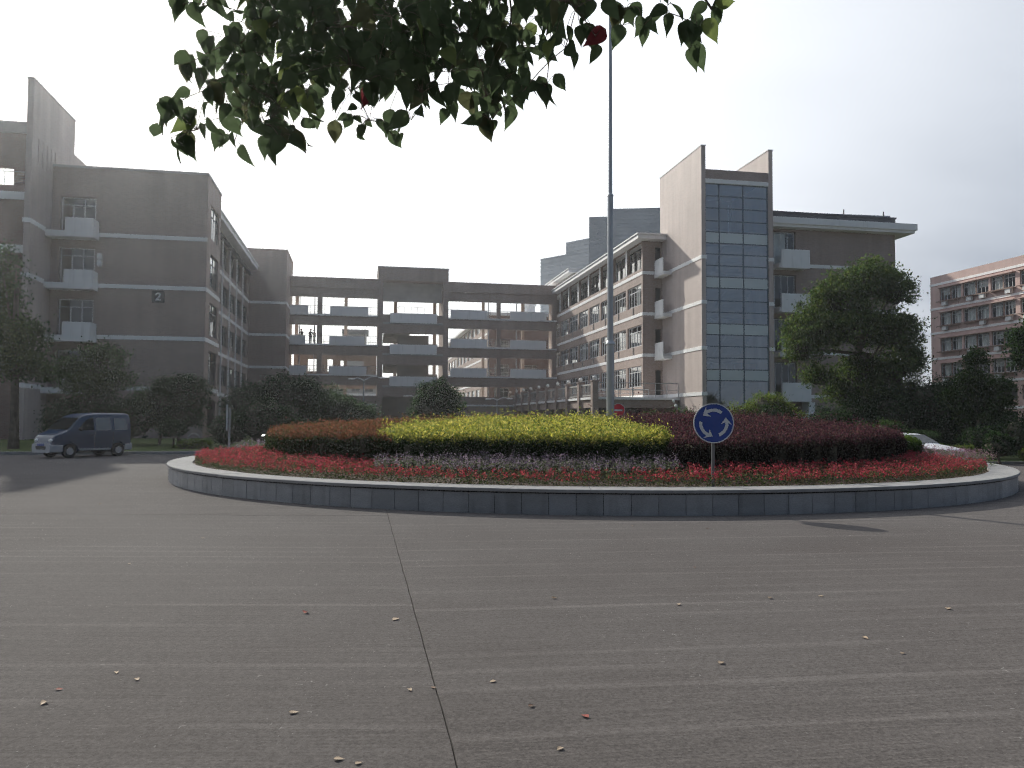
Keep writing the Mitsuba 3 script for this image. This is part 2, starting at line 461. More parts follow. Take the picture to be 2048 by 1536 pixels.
road_area = upoly([(-75, -14), (75, -14), (75, 30.3), (28, 30.3), (24.5, 31), (22, 33), (21, 37), (14, 37), (14, 94), (-4, 94), (-4, 40), (-6, 37.3), (-9, 36.7), (-75, 36.7)])
island = sg.Point(ISX, ISY).buffer(ISR, 64)


def sheet(poly, z0, z1, step=None, drop=True):
    out = []
    for g in getattr(poly, 'geoms', [poly]):
        if g.area < 1e-3:
            continue
        m = trimesh.creation.extrude_polygon(g, z1 - z0, engine='earcut')
        v, f = np.array(m.vertices), np.array(m.faces)
        if step:
            v, f = trimesh.remesh.subdivide_to_size(v, f, step, max_iter=12)
        v = v + [0, 0, z0]
        if drop:
            v[:, 2] += G(v[:, 0], v[:, 1])
        out.append((v, f))
    return cat(out)


road = thing('road', kind='structure')
part(road, 'joint_filler', sheet(road_area.buffer(0.02).difference(island.buffer(-0.3)), -0.16, -0.012, 3.0), 'joint_dark')
cut = [sg.LineString([xy(0.46, -20), xy(0.46, 100)]), sg.LineString([(-90, 14.2), (-2.0, 13.2)]),
       sg.LineString([xy(-16.5, -20), xy(-16.5, 60)]), sg.LineString([xy(0.46, -4.2), xy(80, 6)]), sg.LineString([xy(17.0, -20), xy(17.0, 60)]), sg.LineString([xy(-6, 38.6), xy(18, 38.6)])]
pieces = road_area.difference(island.buffer(-0.2))
rngJ = np.random.default_rng(9)
for c in cut:
    n = int(c.length / 0.25)
    w = np.array([c.interpolate(i / n, True).coords[0] for i in range(n + 1)]) + rngJ.normal(0, 0.002, (n + 1, 2))
    pieces = pieces.difference(sg.LineString(w).buffer(0.009 if c is cut[1] else 0.0042))
for g in sorted(pieces.geoms, key=lambda g: -g.area):
    if g.area > 1:
        part(road, 'slab', sheet(g, -0.14, 0.0, 3.0), 'road_concrete')

lawn_area = upoly([(-75, 36.7), (-9, 36.7), (-6, 37.3), (-4, 40), (-4, 94), (-75, 94)])
lawn_right = upoly([(75, 30.3), (28, 30.3), (24.5, 31), (22, 33), (21, 37), (14, 37), (14, 60), (75, 120)])
for nm, ar in (('lawn', lawn_area), ('lawn', lawn_right)):
    solo(thing(nm, kind='structure'), sheet(ar.buffer(-0.12), -0.3, 0.11, 3.0), 'lawn_grass')


def kerb(path, seed):
    k = thing('kerb', kind='structure')
    ln = sg.LineString([xy(*p) for p in path])
    n = int(ln.length / 1.0)
    for i in range(n):
        a, b = ln.interpolate(i / n, True), ln.interpolate((i + 1) / n, True)
        dx, dy = b.x - a.x, b.y - a.y
        L = math.hypot(dx, dy)
        m = cbx(0.006, L - 0.006, -0.001, 0.13, -0.2, 0.13, 0.015)
        c, s = dx / L, dy / L
        v = m[0]
        w = np.c_[a.x + v[:, 0] * c - v[:, 1] * s, a.y + v[:, 0] * s + v[:, 1] * c, v[:, 2] + G(a.x, a.y)]
        part(k, 'kerb_stone', (w, m[1]), 'kerb_stone')


kerb([(-58, 36.7), (-9, 36.7), (-6, 37.3), (-4, 40), (-4, 58)], 1)
kerb([(14, 58), (14, 37), (21, 37), (22, 33), (24.5, 31), (28, 30.3), (58, 30.3)], 2)

# ------------------------------------------------------------------ buildings
FL = [3.6, 7.18, 10.78, 14.36]                                      # the floor bands of the two brick wings


def window(b, ax, pos, sg_, a0, a1, z0, z1, cols=4, transom=0.26, rec=0.14, fr='frame_white', glass='pane_glass', curtain=0.0, rng=None, name='window', wide=False):
    """Frame with mullions, its pane as a sub-part and, in some, a curtain behind."""
    t, ms = 0.055, []
    o0, o1 = -rec - 0.05, -rec + 0.03
    B = lambda q0, q1, y0, y1: ms.append(pb(ax, pos, sg_, q0, q1, y0, y1, o0, o1))
    B(a0, a1, z0, z0 + t); B(a0, a1, z1 - t, z1); B(a0, a0 + t, z0 + t, z1 - t); B(a1 - t, a1, z0 + t, z1 - t)
    zt = z1 - (z1 - z0) * transom
    if transom:
        B(a0 + t, a1 - t, zt - t / 2, zt + t / 2)
    for i in range(1, cols):
        q = a0 + (a1 - a0) * i / cols
        B(q - t / 2, q + t / 2, z0 + t, zt - t / 2 if transom else z1 - t)
        if transom and i % 2 == 0:
            B(q - t / 2, q + t / 2, zt + t / 2, z1 - t)
    w = part(b, name, cat(ms), fr)
    o = -rec - 0.01
    c = [(a0 + t, z0 + t), (a1 - t, z0 + t), (a1 - t, z1 - t), (a0 + t, z1 - t)]
    bpos = pos + sg_ * o
    v = np.array([[bpos, a, z] if ax == 'u' else [a, bpos, z] for a, z in c], float)
    part(w, 'pane', wr((v, np.array([[0, 1, 2], [0, 2, 3]]))), glass)
    if curtain and rng is not None and rng.random() < curtain:
        q0 = a0 + (a1 - a0) * (rng.choice([0.05, 0.3, 0.55]) if not wide else 0.04 + 0.2 * rng.random()); q1 = q0 + (a1 - a0) * (rng.uniform(0.2, 0.42) if not wide else rng.uniform(0.5, 0.9))
        lo = z0 + 0.05 if rng.random() < 0.6 else z0 + (z1 - z0) * 0.45
        n = 14
        aa = np.linspace(q0, min(q1, a1 - 0.08), n)
        oo = -rec - 0.16 - 0.04 * np.abs(np.sin(np.arange(n) * 1.6))
        vv = []
        for a, q in zip(aa, oo):
            p = pos + sg_ * q
            vv += [[p, a, lo], [p, a, z1 - 0.08]] if ax == 'u' else [[a, p, lo], [a, p, z1 - 0.08]]
        i = np.arange(n - 1) * 2
        part(w, 'curtain', wr((np.array(vv), np.vstack([np.c_[i, i + 2, i + 3], np.c_[i, i + 3, i + 1]]))), 'curtain_cloth')
    return w


def band(b, ax, pos, sg_, a0, a1, z, h=0.28, o=0.05, m='white_paint', name='floor_band'):
    part(b, name, pb(ax, pos, sg_, a0, a1, z - h / 2, z + h / 2, -0.02, o), m)


def railing(b, p0, p1, z0, h, n_post, bars=4, r=0.022, name='railing', m='steel_grey'):
    """A metal railing between two campus points (u, v)."""
    a, c = np.array([*p0, 0.0]), np.array([*p1, 0.0])
    ms = [tube([a + [0, 0, z0 + h], c + [0, 0, z0 + h]], r * 1.3, 6)]
    for k in range(1, bars):
        ms.append(tube([a + [0, 0, z0 + h * k / bars], c + [0, 0, z0 + h * k / bars]], r * 0.6, 5))
    for s in np.linspace(0, 1, n_post):
        q = a * (1 - s) + c * s
        ms.append(tube([q + [0, 0, z0], q + [0, 0, z0 + h]], r, 6))
    part(b, name, wr(cat(ms)), m)


# --- the classroom block on the left, with the number plaque
rngA = np.random.default_rng(11)
A = thing('classroom_building', 'brown brick teaching block with white bands and a dark plaque reading 2', 'building')
uC, vC, uF = -11.03, 60.09, -21.3
fr_holes = [(-20.75, z - 0.1, -18.45, z + 2.62) for z in FL]
part(A, 'front_wall', plate('v', vC, -1, uF, uC, -0.4, 19.05, fr_holes), 'brick_wall')
part(A, 'parapet_cap', ub(uF, uC + 0.06, vC - 0.06, vC + 0.34, 19.05, 19.2), 'render_grey')
bay_holes = [(61.55, z + 0.42, 64.9, z + 2.9) for z in FL] + [(61.55, 0.9, 64.9, 2.9)]
part(A, 'bay_wall', plate('u', uC, 1, vC + 0.25, 65.6, -0.4, 19.05, bay_holes), 'brick_wall')
part(A, 'parapet_cap', ub(uC - 0.34, uC + 0.06, vC + 0.34, 65.66, 19.05, 19.2), 'render_grey')
uR = -12.3
WV = [66.1 + 4.13 * i for i in range(6)]
side_holes = [(w, z + 0.85, w + 3.7, z + 2.72) for w in WV for z in FL[:3]] + [(w, FL[3] + 0.6, w + 3.7, 17.3) for w in WV] + [(w, 0.9, w + 3.7, 2.8) for w in WV]
part(A, 'courtyard_wall', plate('u', uR, 1, 65.6, 91.65, -0.4, 17.55, side_holes), 'brick_wall')
part(A, 'bay_return_wall', ub(uR, uC - 0.25, 65.35, 65.6, -0.4, 19.05), 'brick_wall')
part(A, 'eave', cat([ub(-14.0, -11.2, 65.62, 89.9, 17.58, 17.98), ub(-14.0, -11.08, 65.62, 90.0, 17.985, 18.1)]), 'white_paint')
part(A, 'roof', ub(-33.5, -12.0, 60.4, 96, 17.3, 17.55), 'roof_dark')
part(A, 'roof', ub(-20.9, -11.4, 60.4, 65.3, 18.4, 18.7), 'roof_dark')
part(A, 'rear_block', cat([ub(-13.5, -8.3, 91.65, 99.5, -0.4, 20.2), ub(-13.55, -8.24, 91.6, 99.5, 20.2, 20.34)]), 'brick_wall')
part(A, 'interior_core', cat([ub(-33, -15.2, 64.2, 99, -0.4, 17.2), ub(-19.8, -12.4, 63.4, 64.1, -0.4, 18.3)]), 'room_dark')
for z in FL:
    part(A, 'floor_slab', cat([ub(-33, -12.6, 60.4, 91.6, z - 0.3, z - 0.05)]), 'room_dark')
for z in FL:
    band(A, 'v', vC, -1, -18.3, uC + 0.05, z)
    if z < 14:
        band(A, 'u', uC, 1, vC, 65.6, z)
    band(A, 'u', uR, 1, 65.6, 91.6, z)
    band(A, 'v', 91.65, -1, -12.2, -8.25, z)
    band(A, 'u', -8.3, 1, 91.65, 96.3, z)
    # the balcony niche beside the fin wall
    part(A, 'balcony_slab', ub(-21.28, -18.2, vC - 1.15, vC, z - 0.42, z - 0.02), 'white_paint')
    part(A, 'balcony_parapet', ub(-20.02, -18.22, vC - 1.25, vC - 1.15, z - 0.44, z + 0.88), 'white_paint')
    part(A, 'balcony_parapet', ub(-18.32, -18.22, vC - 1.15, vC - 0.02, z - 0.02, z + 0.88), 'white_paint')
    window(A, 'v', vC, -1, -20.7, -18.5, z - 0.05, z + 2.6, 3, 0.2, rec=0.2, fr='frame_white', rng=rngA)
    window(A, 'u', uC, 1, 61.6, 64.85, z + 0.45, z + 2.88, 4, 0.27, fr='frame_dark', curtain=0.4, rng=rngA)
    part(A, 'air_conditioner', cat([ub(-18.2, -17.95, vC - 0.42, vC - 0.02, z + 1.35, z + 1.75), ub(-18.2, -17.95, vC - 0.42, vC - 0.02, z + 1.85, z + 2.22)]), 'white_paint') if abs(z - FL[2]) < 0.1 else None
for w in WV:
    for z in FL[:3]:
        window(A, 'u', uR, 1, w + 0.03, w + 3.67, z + 0.88, z + 2.7, 4, 0.26, fr='frame_dark', curtain=0.2, rng=rngA)
    window(A, 'u', uR, 1, w + 0.03, w + 3.67, FL[3] + 0.63, 17.28, 4, 0.22, rec=0.5, fr='frame_dark', curtain=0.2, rng=rngA)
    part(A, 'facade_pier', ub(uR + 0.01, uR + 0.12, w - 0.28, w - 0.14, 0, 17.5), 'white_paint')
# the fin wall with five slots, and the open wing beyond it
slots = [(57.4 + 0.74 * i, 18.15 + 0.06 * i, 57.52 + 0.74 * i, 20.1) for i in range(5)]
part(A, 'fin_wall', plate('u', uF, 1, 56.4, 64.1, -0.4, 23.7, slots, th=0.36), 'brick_tower')
part(A, 'fin_cap', ub(uF - 0.40, uF + 0.04, 56.34, 64.16, 23.7, 23.78), 'render_grey')
part(A, 'stair_parapet', ub(uF - 0.36, uF, 64.1, 67.4, 17.5, 21.2), 'brick_tower')
for z in FL:
    part(A, 'fin_band', cat([ub(uF, uF + 0.05, 56.36, vC - 1.15, z - 0.15, z + 0.13), ub(uF - 0.42, uF + 0.05, 56.33, 56.38, z - 0.15, z + 0.13)]), 'white_paint')
vW = 57.6
holes = [(-32.2 + 3.3 * i, 16.9, -29.4 + 3.3 * i, 18.05) for i in range(4) if -29.4 + 3.3 * i < -22]
holes += [(-32.2 + 3.3 * i, z + 0.6, -29.6 + 3.3 * i, z + 2.2) for i in range(3) for z in FL[:3]]
part(A, 'west_wall', plate('v', vW, -1, -34, uF - 0.36, -0.4, 20.4, holes), 'brick_red')
part(A, 'west_wall', plate('v', 64.4, 1, -34, uF - 0.4, 17.3, 18.4, [(-33, 17.4, -22.2, 18.06)], th=0.3), 'brick_red')
part(A, 'west_cornice', ub(-34, uF - 0.36, vW - 0.15, 65, 20.4, 21.15), 'render_grey')
for z0 in (15.95, 12.4, 8.85, 5.3):
    part(A, 'west_band', pb('v', vW, -1, -34, uF - 0.37, z0, z0 + 0.52, -0.02, 0.1), 'white_paint')
for i in range(3):
    for z in FL[:3]:
        window(A, 'v', vW, -1, -32.15 + 3.3 * i, -29.65 + 3.3 * i, z + 0.63, z + 2.17, 3, 0.25, fr='frame_dark')
railing(A, (-32.5, vW - 0.05), (uF - 0.5, vW - 0.05), 16.9, 0.9, 8, 5)
# the plaque
pq = part(A, 'number_plaque', pb('v', vC, -1, -14.63, -13.8, 9.7, 10.56, 0.0, 0.06), 'plaque_dark', label='dark square plaque with a white number 2')
tm = meshkit.text_mesh('2', 0.52, 0.03, bold=True)
tv = np.array(tm.vertices)
tv = np.c_[tv[:, 0] - (tv[:, 0].min() + tv[:, 0].max()) / 2, tv[:, 2], tv[:, 1]]
part(pq, 'digit', wr((np.c_[-14.215 + tv[:, 0], vC - 0.06 - tv[:, 1], 9.87 + tv[:, 2]], np.array(tm.faces)[:, ::-1])), 'letter_white')

# --- the open walkway block that joins the wings
B = thing('walkway_building', 'open four storey walkway block with white parapets joining the two brick wings', 'building')
vB, vB2 = 96.2, 103.0
cols = [(-5.17, -4.6), (16.24, 16.7), (23.2, 23.75)]
for c0, c1 in cols:
    part(B, 'column', ub(c0, c1, vB - 0.05, vB + 0.45, -0.4, 16.9), 'brick_wall')
for c0, c1 in [(-8.2, -7.8), (-2.2, -1.8), (4.0, 4.4), (9.0, 9.4), (15.35, 15.7), (20.6, 21.0)]:
    part(B, 'rear_column', ub(c0, c1, vB2 - 0.4, vB2, -0.4, 16.9), 'brick_wall')
for c0, c1 in [(1.85, 2.43), (9.6, 10.2)]:
    part(B, 'stair_pier', ub(c0, c1, vB - 0.6, vB + 5, -0.4, 18.05), 'brick_wall')
part(B, 'stair_fascia', ub(1.85, 10.2, vB - 0.62, vB2, 18.05, 19.55), 'brick_wall')
part(B, 'stair_fascia_cap', ub(1.78, 10.27, vB - 0.7, vB2 + 0.05, 19.55, 19.66), 'render_grey')
part(B, 'stair_ceiling', plate('v', vB + 1.2, -1, 2.43, 9.6, 15.75, 18.05, th=0.3), 'soffit')
for a0, a1 in ((-8.3, 1.85), (10.2, 23.8)):
    part(B, 'roof_beam', ub(a0, a1, vB - 0.25, vB + 0.2, 16.92, 18.15), 'brick_wall')
    part(B, 'roof_beam', ub(a0, a1, vB, vB + 0.3, 15.85, 16.915), 'brick_wall')
    part(B, 'roof_slab', ub(a0, a1, vB + 0.2, vB2 + 0.3, 16.95, 17.4), 'soffit')
lv = [3.25, 6.72, 10.27, 13.78]
panels = {3: [(-8.25, -6.2), (-3.7, 0.72), (10.55, 15.05), (17.85, 22.4)], 2: [(-8.25, -6.5), (-3.75, 0.3), (10.55, 15.0), (17.85, 22.4)], 1: [(-8.25, -6.3), (-3.75, 0.6), (10.55, 15.0), (17.9, 22.4)], 0: []}
for k, z in enumerate(lv):
    for a0, a1 in ((-8.3, 1.85), (10.2, 23.8)):
        part(B, 'floor_beam', ub(a0, a1, vB + 0.02, vB + 0.35, z - 1.25, z - 0.14), 'brick_wall')
        part(B, 'floor_slab', ub(a0, a1, vB - 0.1, vB2, z - 0.12, z + 0.05), 'white_paint')
        if k:
            railing(B, (a0 + 0.1, vB2 - 0.1), (a1 - 0.1, vB2 - 0.1), z + 0.05, 0.95, 12, 4)
            railing(B, (a0 + 0.05, vB + 0.08), (a1 - 0.05, vB + 0.08), z + 0.05, 0.98, 14, 4)
    for a0, a1 in panels[k]:
        part(B, 'parapet_panel', ub(a0, a1, vB - 0.16, vB - 0.04, z - 0.1, z + 0.97), 'white_paint')
    if k == 0:
        for a0, a1 in ((-8.3, 1.85), (10.2, 23.8)):
            part(B, 'parapet_wall', ub(a0, a1, vB - 0.1, vB + 0.02, z + 0.05, z + 1.0), 'brick_wall')
# the stair bay: half landings with white parapets, flights and a dark core wall
for k, z in enumerate((12.95, 9.22, 5.42)):
    part(B, 'landing_parapet', ub(3.28, 8.84, vB - 0.72, vB - 0.6, z, z + 1.16), 'white_paint')
    part(B, 'landing_slab', ub(2.43, 9.6, vB - 0.55, vB + 1.6, z - 0.15, z + 0.1), 'render_grey')
    part(B, 'landing_beam', ub(2.43, 9.6, vB - 0.5, vB - 0.2, z - 1.25, z + 1.0), 'brick_wall')
    for q in (0, 1):
        n = 11
        z0, z1 = (z - 1.75, z) if q else (z, z + 1.75)
        a0 = 2.6 if q else 6.2
        st = [ub(a0, a0 + 3.2, vB + 1.6 + 0.3 * i if not q else vB + 1.6 + 0.3 * (n - 1 - i), vB + 1.92 + 0.3 * i if not q else vB + 1.92 + 0.3 * (n - 1 - i), z0 + (z1 - z0) * i / n - 0.2, z0 + (z1 - z0) * (i + 1) / n) for i in range(n)]
        part(B, 'stair_flight', cat(st), 'render_grey')
part(B, 'stair_core_wall', ub(4.3, 8.1, vB + 2.2, vB + 2.5, 2.2, 11.75), 'render_grey')
part(B, 'stair_core_wall', ub(2.43, 9.6, vB + 4.9, vB + 5.2, -0.4, 4.6), 'render_grey')
railing(B, (4.3, vB + 1.7), (7.5, vB + 1.7), 14.15, 1.05, 5, 4)
part(B, 'rear_wall', plate('v', vB2, -1, -8.3, 1.85, 5.3, 10.2, [(-6.6, 7.45, -4.9, 9.0), (-4.2, 7.45, -3.55, 9.0), (-2.6, 7.0, 0.3, 8.85)], th=0.25), 'brick_wall')
for a0 in (-8.1, -6.4, 17.9, 14.4):
    part(B, 'rain_pipe', wr(tube([(a0 + 0.9, vB + 0.6, 0), (a0 + 0.9, vB + 0.6, 16.9)], 0.06, 8)), 'frame_white')

# --- the office block on the right: wing, stair tower, front block
rngC = np.random.default_rng(5)
C = thing('office_building', 'brown brick office wing with glazed stair tower between two tall fin walls', 'building')
u0, v0 = 23.9, 65.7
WR = [66.05 + 4.16 * i for i in range(8)]
hl = [(w, z + 0.85, w + 3.7, z + 2.72) for w in WR for z in FL[:3]] + [(w, FL[3] + 0.42, w + 3.72, 17.12) for w in WR] + [(w, 0.5, w + 3.7, 2.6) for w in WR]
part(C, 'courtyard_wall', plate('u', u0, -1, v0, 101, -0.4, 17.14, hl), 'brick_wall')
part(C, 'corner_wall', plate('v', v0, -1, u0 + 0.25, 25.72, -0.4, 17.14, [(25.05, z + 0.1, 25.6, z + 2.3) for z in FL]), 'brick_wall')
part(C, 'eave', cat([ub(23.15, 26, v0 - 0.95, 101, 17.15, 17.45), ub(23.05, 26, v0 - 1.05, 101, 17.52, 17.62), ub(23.25, 26, v0 - 0.85, 101, 17.45, 17.52)]), 'white_paint')
part(C, 'roof', ub(24.2, 44, 66, 101, 17.5, 17.75), 'roof_dark')
part(C, 'upper_eave', cat([ub(23.3, 30, 88.6, 101, 18.55, 18.85), ub(23.2, 30, 88.5, 101, 18.9, 19.0), ub(23.4, 30, 88.7, 101, 18.85, 18.9)]), 'white_paint')
part(C, 'upper_wall', ub(24.0, 30, 89.4, 101, 17.75, 18.55), 'render_grey')
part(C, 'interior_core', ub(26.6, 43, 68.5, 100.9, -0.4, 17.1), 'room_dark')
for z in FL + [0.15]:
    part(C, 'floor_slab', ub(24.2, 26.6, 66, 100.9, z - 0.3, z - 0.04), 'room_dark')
for z in FL:
    band(C, 'u', u0, -1, v0 - 0.05, 96.2, z)
    band(C, 'v', v0, -1, u0 - 0.05, 25.7, z)
    # the small service ledge in the corner by the fin wall
    if z > 4:
        part(C, 'ledge_slab', ub(24.95, 25.69, v0 - 2.2, v0 - 0.02, z - 0.45, z - 0.2), 'white_paint')
        part(C, 'ledge_panel', ub(24.9, 24.98, v0 - 2.1, v0 - 0.25, z - 0.3, z + 1.0), 'white_paint')
for w in WR:
    for z in FL[:3]:
        window(C, 'u', u0, -1, w + 0.03, w + 3.67, z + 0.88, z + 2.7, 5, 0.28, rec=0.16, curtain=0.75, rng=rngC)
        part(C, 'drain_pipe', wr(tube([(u0 - 0.05, w + 2.05, z + 0.15), (u0 - 0.05, w + 2.05, z + 0.84)], 0.04, 6)), 'render_grey')
    window(C, 'u', u0, -1, w + 0.03, w + 3.69, FL[3] + 0.45, 17.1, 4, 0.0, rec=0.9, fr='frame_dark', curtain=0.8, rng=rngC)
    window(C, 'u', u0, -1, w + 0.03, w + 3.67, 0.53, 2.57, 4, 0.0, fr='frame_dark')
    part(C, 'facade_pier', ub(u0 - 0.04, u0 + 0.01, w + 3.74, w + 4.12, FL[3] + 0.42, 17.12), 'white_paint')
# stair tower
vT, tz = 57.5, 22.9
part(C, 'fin_wall', ub(25.7, 26.05, vT, 66.2, -0.4, tz), 'brick_tower')
part(C, 'fin_cap', ub(25.66, 26.09, vT - 0.04, 66.24, tz, tz + 0.07), 'white_paint')
part(C, 'fin_wall', ub(31.35, 31.7, vT, 66.2, -0.4, tz), 'brick_tower')
part(C, 'fin_cap', ub(31.31, 31.74, vT - 0.04, 66.24, tz, tz + 0.07), 'white_paint')
TZ = [3.62, 7.15, 10.7, 14.2]
for z in TZ:
    part(C, 'fin_band', cat([ub(25.65, 25.7, vT, v0 - 0.02, z - 0.14, z + 0.14), ub(25.65, 26.1, vT - 0.05, vT, z - 0.14, z + 0.14)]), 'white_paint')
    part(C, 'fin_band', cat([ub(31.3, 31.75, vT - 0.05, vT, z - 0.14, z + 0.14)]), 'white_paint')
g0, g1, vg = 26.05, 31.35, vT + 0.18
part(C, 'tower_fascia', ub(g0, g1, vT + 0.06, vT + 0.4, 20.35, 21.1), 'brick_wall')
part(C, 'tower_fascia_band', ub(g0, g1, vT + 0.02, vT + 0.4, 20.02, 20.35), 'white_paint')
part(C, 'tower_roof', ub(g0, g1, vT + 0.4, 66.2, 20.5, 20.8), 'roof_dark')
part(C, 'tower_back_wall', ub(g0, g1, 63.9, 64.2, -0.4, 20.5), 'render_grey')
mull = [27.24, 29.25]
sp = [15.35, 11.84, 8.2, 4.65]
edges = [g0] + mull + [g1]
zs = [0.3, 2.4]
for s in sp[::-1]:
    zs += [s, s + 0.86, s + 1.75, s + 2.65]
zs = zs[:-1] + [18.1, 19.05, 20.0]
ms = [ub(g0, g1, vg - 0.05, vg + 0.06, z - 0.035, z + 0.035) for z in zs] + [ub(q - 0.035, q + 0.035, vg - 0.07, vg + 0.08, 0, 20.0) for q in (g0 + 0.04, *mull, g1 - 0.04)]
part(C, 'curtain_wall_grid', cat(ms), 'mullion_grey')
for i in range(3):
    for s in sp:
        part(C, 'spandrel_panel', ub(edges[i] + 0.05, edges[i + 1] - 0.05, vg - 0.03, vg + 0.03, s + 0.04, s + 0.82), 'spandrel')
    zz = sorted(set(zs + [20.0]))
    for a, b_ in zip(zz[:-1], zz[1:]):
        if any(abs(a - s) < 0.02 for s in sp):
            continue
        e0, e1 = edges[i] + 0.03, edges[i + 1] - 0.03
        part(C, 'glass_pane', wr((np.array([[e0, vg, a], [e1, vg, a], [e1, vg, b_], [e0, vg, b_]], float), np.array([[0, 1, 2], [0, 2, 3]]))), 'tower_glass')
for k, s in enumerate(sp):
    part(C, 'tower_landing', ub(g0, g1, vg + 0.12, vg + 1.9, s + 0.25, s + 0.5), 'render_grey')
    part(C, 'tower_landing', ub(g0, g1, 62.2, 63.9, s + 2.0, s + 2.25), 'render_grey')
    part(C, 'tower_stair', cat([ub(g0 + 0.2, g0 + 2.3, vg + 1.9 + 0.27 * i, vg + 2.2 + 0.27 * i, s + 0.3 + 0.16 * i, s + 0.62 + 0.16 * i) for i in range(10)] +
                               [ub(g0 + 2.8, g0 + 4.9, vg + 4.4 - 0.27 * i, vg + 4.7 - 0.27 * i, s - 1.55 + 0.0 + 0.17 * (9 - i) * -1 + 1.7, s - 1.2 + 0.17 * (9 - i) * -1 + 1.7) for i in range(10)]), 'render_grey')
    railing(C, (g0 + 0.1, vg + 1.85), (g1 - 0.1, vg + 1.85), s + 0.5, 1.0, 9, 2, r=0.02)
part(C, 'tower_stair_rail', wr(tube([(28.4, vg + 0.8, 16.4), (28.4, vg + 0.8, 18.6)], 0.03, 6)), 'frame_white')
# front block right of the tower
vR, uE = 59.84, 44.15
hl = [(32.5, z + 0.0, 35.0, z + 2.75) for z in FL] + [(32.5, 0.2, 35.0, 2.7)]
part(C, 'front_wall', plate('v', vR, -1, 31.7, uE, -0.4, 17.3, hl), 'brick_wall')
part(C, 'side_wall', ub(uE - 0.25, uE, vR + 0.25, 90, -0.4, 17.3), 'brick_wall')
part(C, 'back_wall', ub(24.2, uE - 0.25, 100.9, 101.15, -0.4, 17.3), 'brick_wall')
part(C, 'cornice', cat([ub(31.75, uE + 1.45, vR - 0.95, 91, 17.55, 18.08), ub(31.8, uE + 1.3, vR - 0.8, 91, 17.32, 17.55)]), 'white_paint')
part(C, 'roof', cat([ub(31.8, uE, vR - 0.1, 90, 18.08, 18.62), ub(31.8, uE + 0.05, vR - 0.2, 90, 18.62, 18.74)]), 'roof_dark')
for a in (32.9, 39.67, 43.4):
    part(C, 'roof_post', wr(tube([(a, vR + 0.4, 18.7), (a, vR + 0.4, 19.35 if a > 35 else 19.0)], 0.05, 6)), 'frame_dark')
for z in FL:
    band(C, 'v', vR, -1, 35.6, uE + 0.03, z - 0.04)
    part(C, 'balcony_slab', ub(32.9, 35.55, vR - 1.1, vR - 0.02, z - 0.45, z - 0.08), 'white_paint')
    part(C, 'balcony_parapet', cat([ub(33.05, 35.55, vR - 1.2, vR - 1.1, z - 0.5, z + 1.02), ub(35.45, 35.55, vR - 1.1, vR - 0.02, z - 0.08, z + 1.02)]), 'white_paint')
    window(C, 'v', vR, -1, 32.55, 34.95, z + 0.03, z + 2.7, 4, 0.0, rec=0.2, fr='frame_white', curtain=0.6, rng=rngC)
part(C, 'porch_wall', cat([ub(33.05, 35.95, vR - 1.15, vR - 1.05, -0.3, 2.2), ub(35.4, 35.95, vR - 1.05, vR - 0.02, -0.3, 3.1)]), 'white_paint')
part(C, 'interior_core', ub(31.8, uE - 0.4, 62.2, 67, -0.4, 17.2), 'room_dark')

# --- the balustraded terrace in front of the office wing
D = thing('terrace', 'raised terrace with brick piers carrying white globe lamps along the office wing', 'terrace')
uD, vD = 18.4, 62.0
part(D, 'slab', cat([ub(uD - 0.15, 23.8, vD - 0.15, 100, 3.22, 3.42), ub(23.8, 25.68, vD - 0.15, 65.6, 3.22, 3.42)]), 'white_paint')
part(D, 'edge_beam', cat([ub(uD, uD + 0.3, vD, 100, 2.55, 3.215), ub(uD + 0.3, 25.6, vD, vD + 0.3, 2.55, 3.215)]), 'brick_wall')
part(D, 'back_wall', ub(22.2, 22.5, vD + 2, 96, -0.4, 3.2), 'room_dark')
for k in range(10):
    v = vD - 0.2 + 4.08 * k
    p = part(D, 'pier', cat([ub(uD - 0.24, uD + 0.26, v - 0.26, v + 0.26, -0.4, 4.66), ub(uD - 0.3, uD + 0.32, v - 0.32, v + 0.32, 4.66, 4.74)]), 'brick_wall')
    part(p, 'globe_lamp', ball((*xy(uD, v), 4.95), 0.165), 'globe_white', smooth=True)
    if k < 9:
        ms = [ub(uD - 0.06, uD + 0.06, v + 0.26, v + 3.82, 4.38, 4.5), ub(uD - 0.06, uD + 0.06, v + 0.26, v + 3.82, 3.52, 3.6)]
        ms += [ub(uD - 0.02, uD + 0.02, q - 0.02, q + 0.02, 3.6, 4.38) for q in np.linspace(v + 0.5, v + 3.6, 9)]
        part(D, 'balustrade', cat(ms), 'render_grey')
railing(D, (uD + 0.3, vD), (25.6, vD), 3.42, 1.15, 8, 2, r=0.03)
railing(D, (uD + 0.3, vD + 1.5), (23.6, vD + 1.5), 3.42, 0.7, 4, 2, r=0.03)

# --- the metal clad hall behind
E_ = thing('auditorium', 'grey metal clad hall with stepped curving walls rising behind the office wing', 'building')
P0, P1, P2, P3 = np.array([4.6, 130.0]), np.array([11.85, 123.0]), np.array([24.6, 121.6]), np.array([60.0, 126.0])


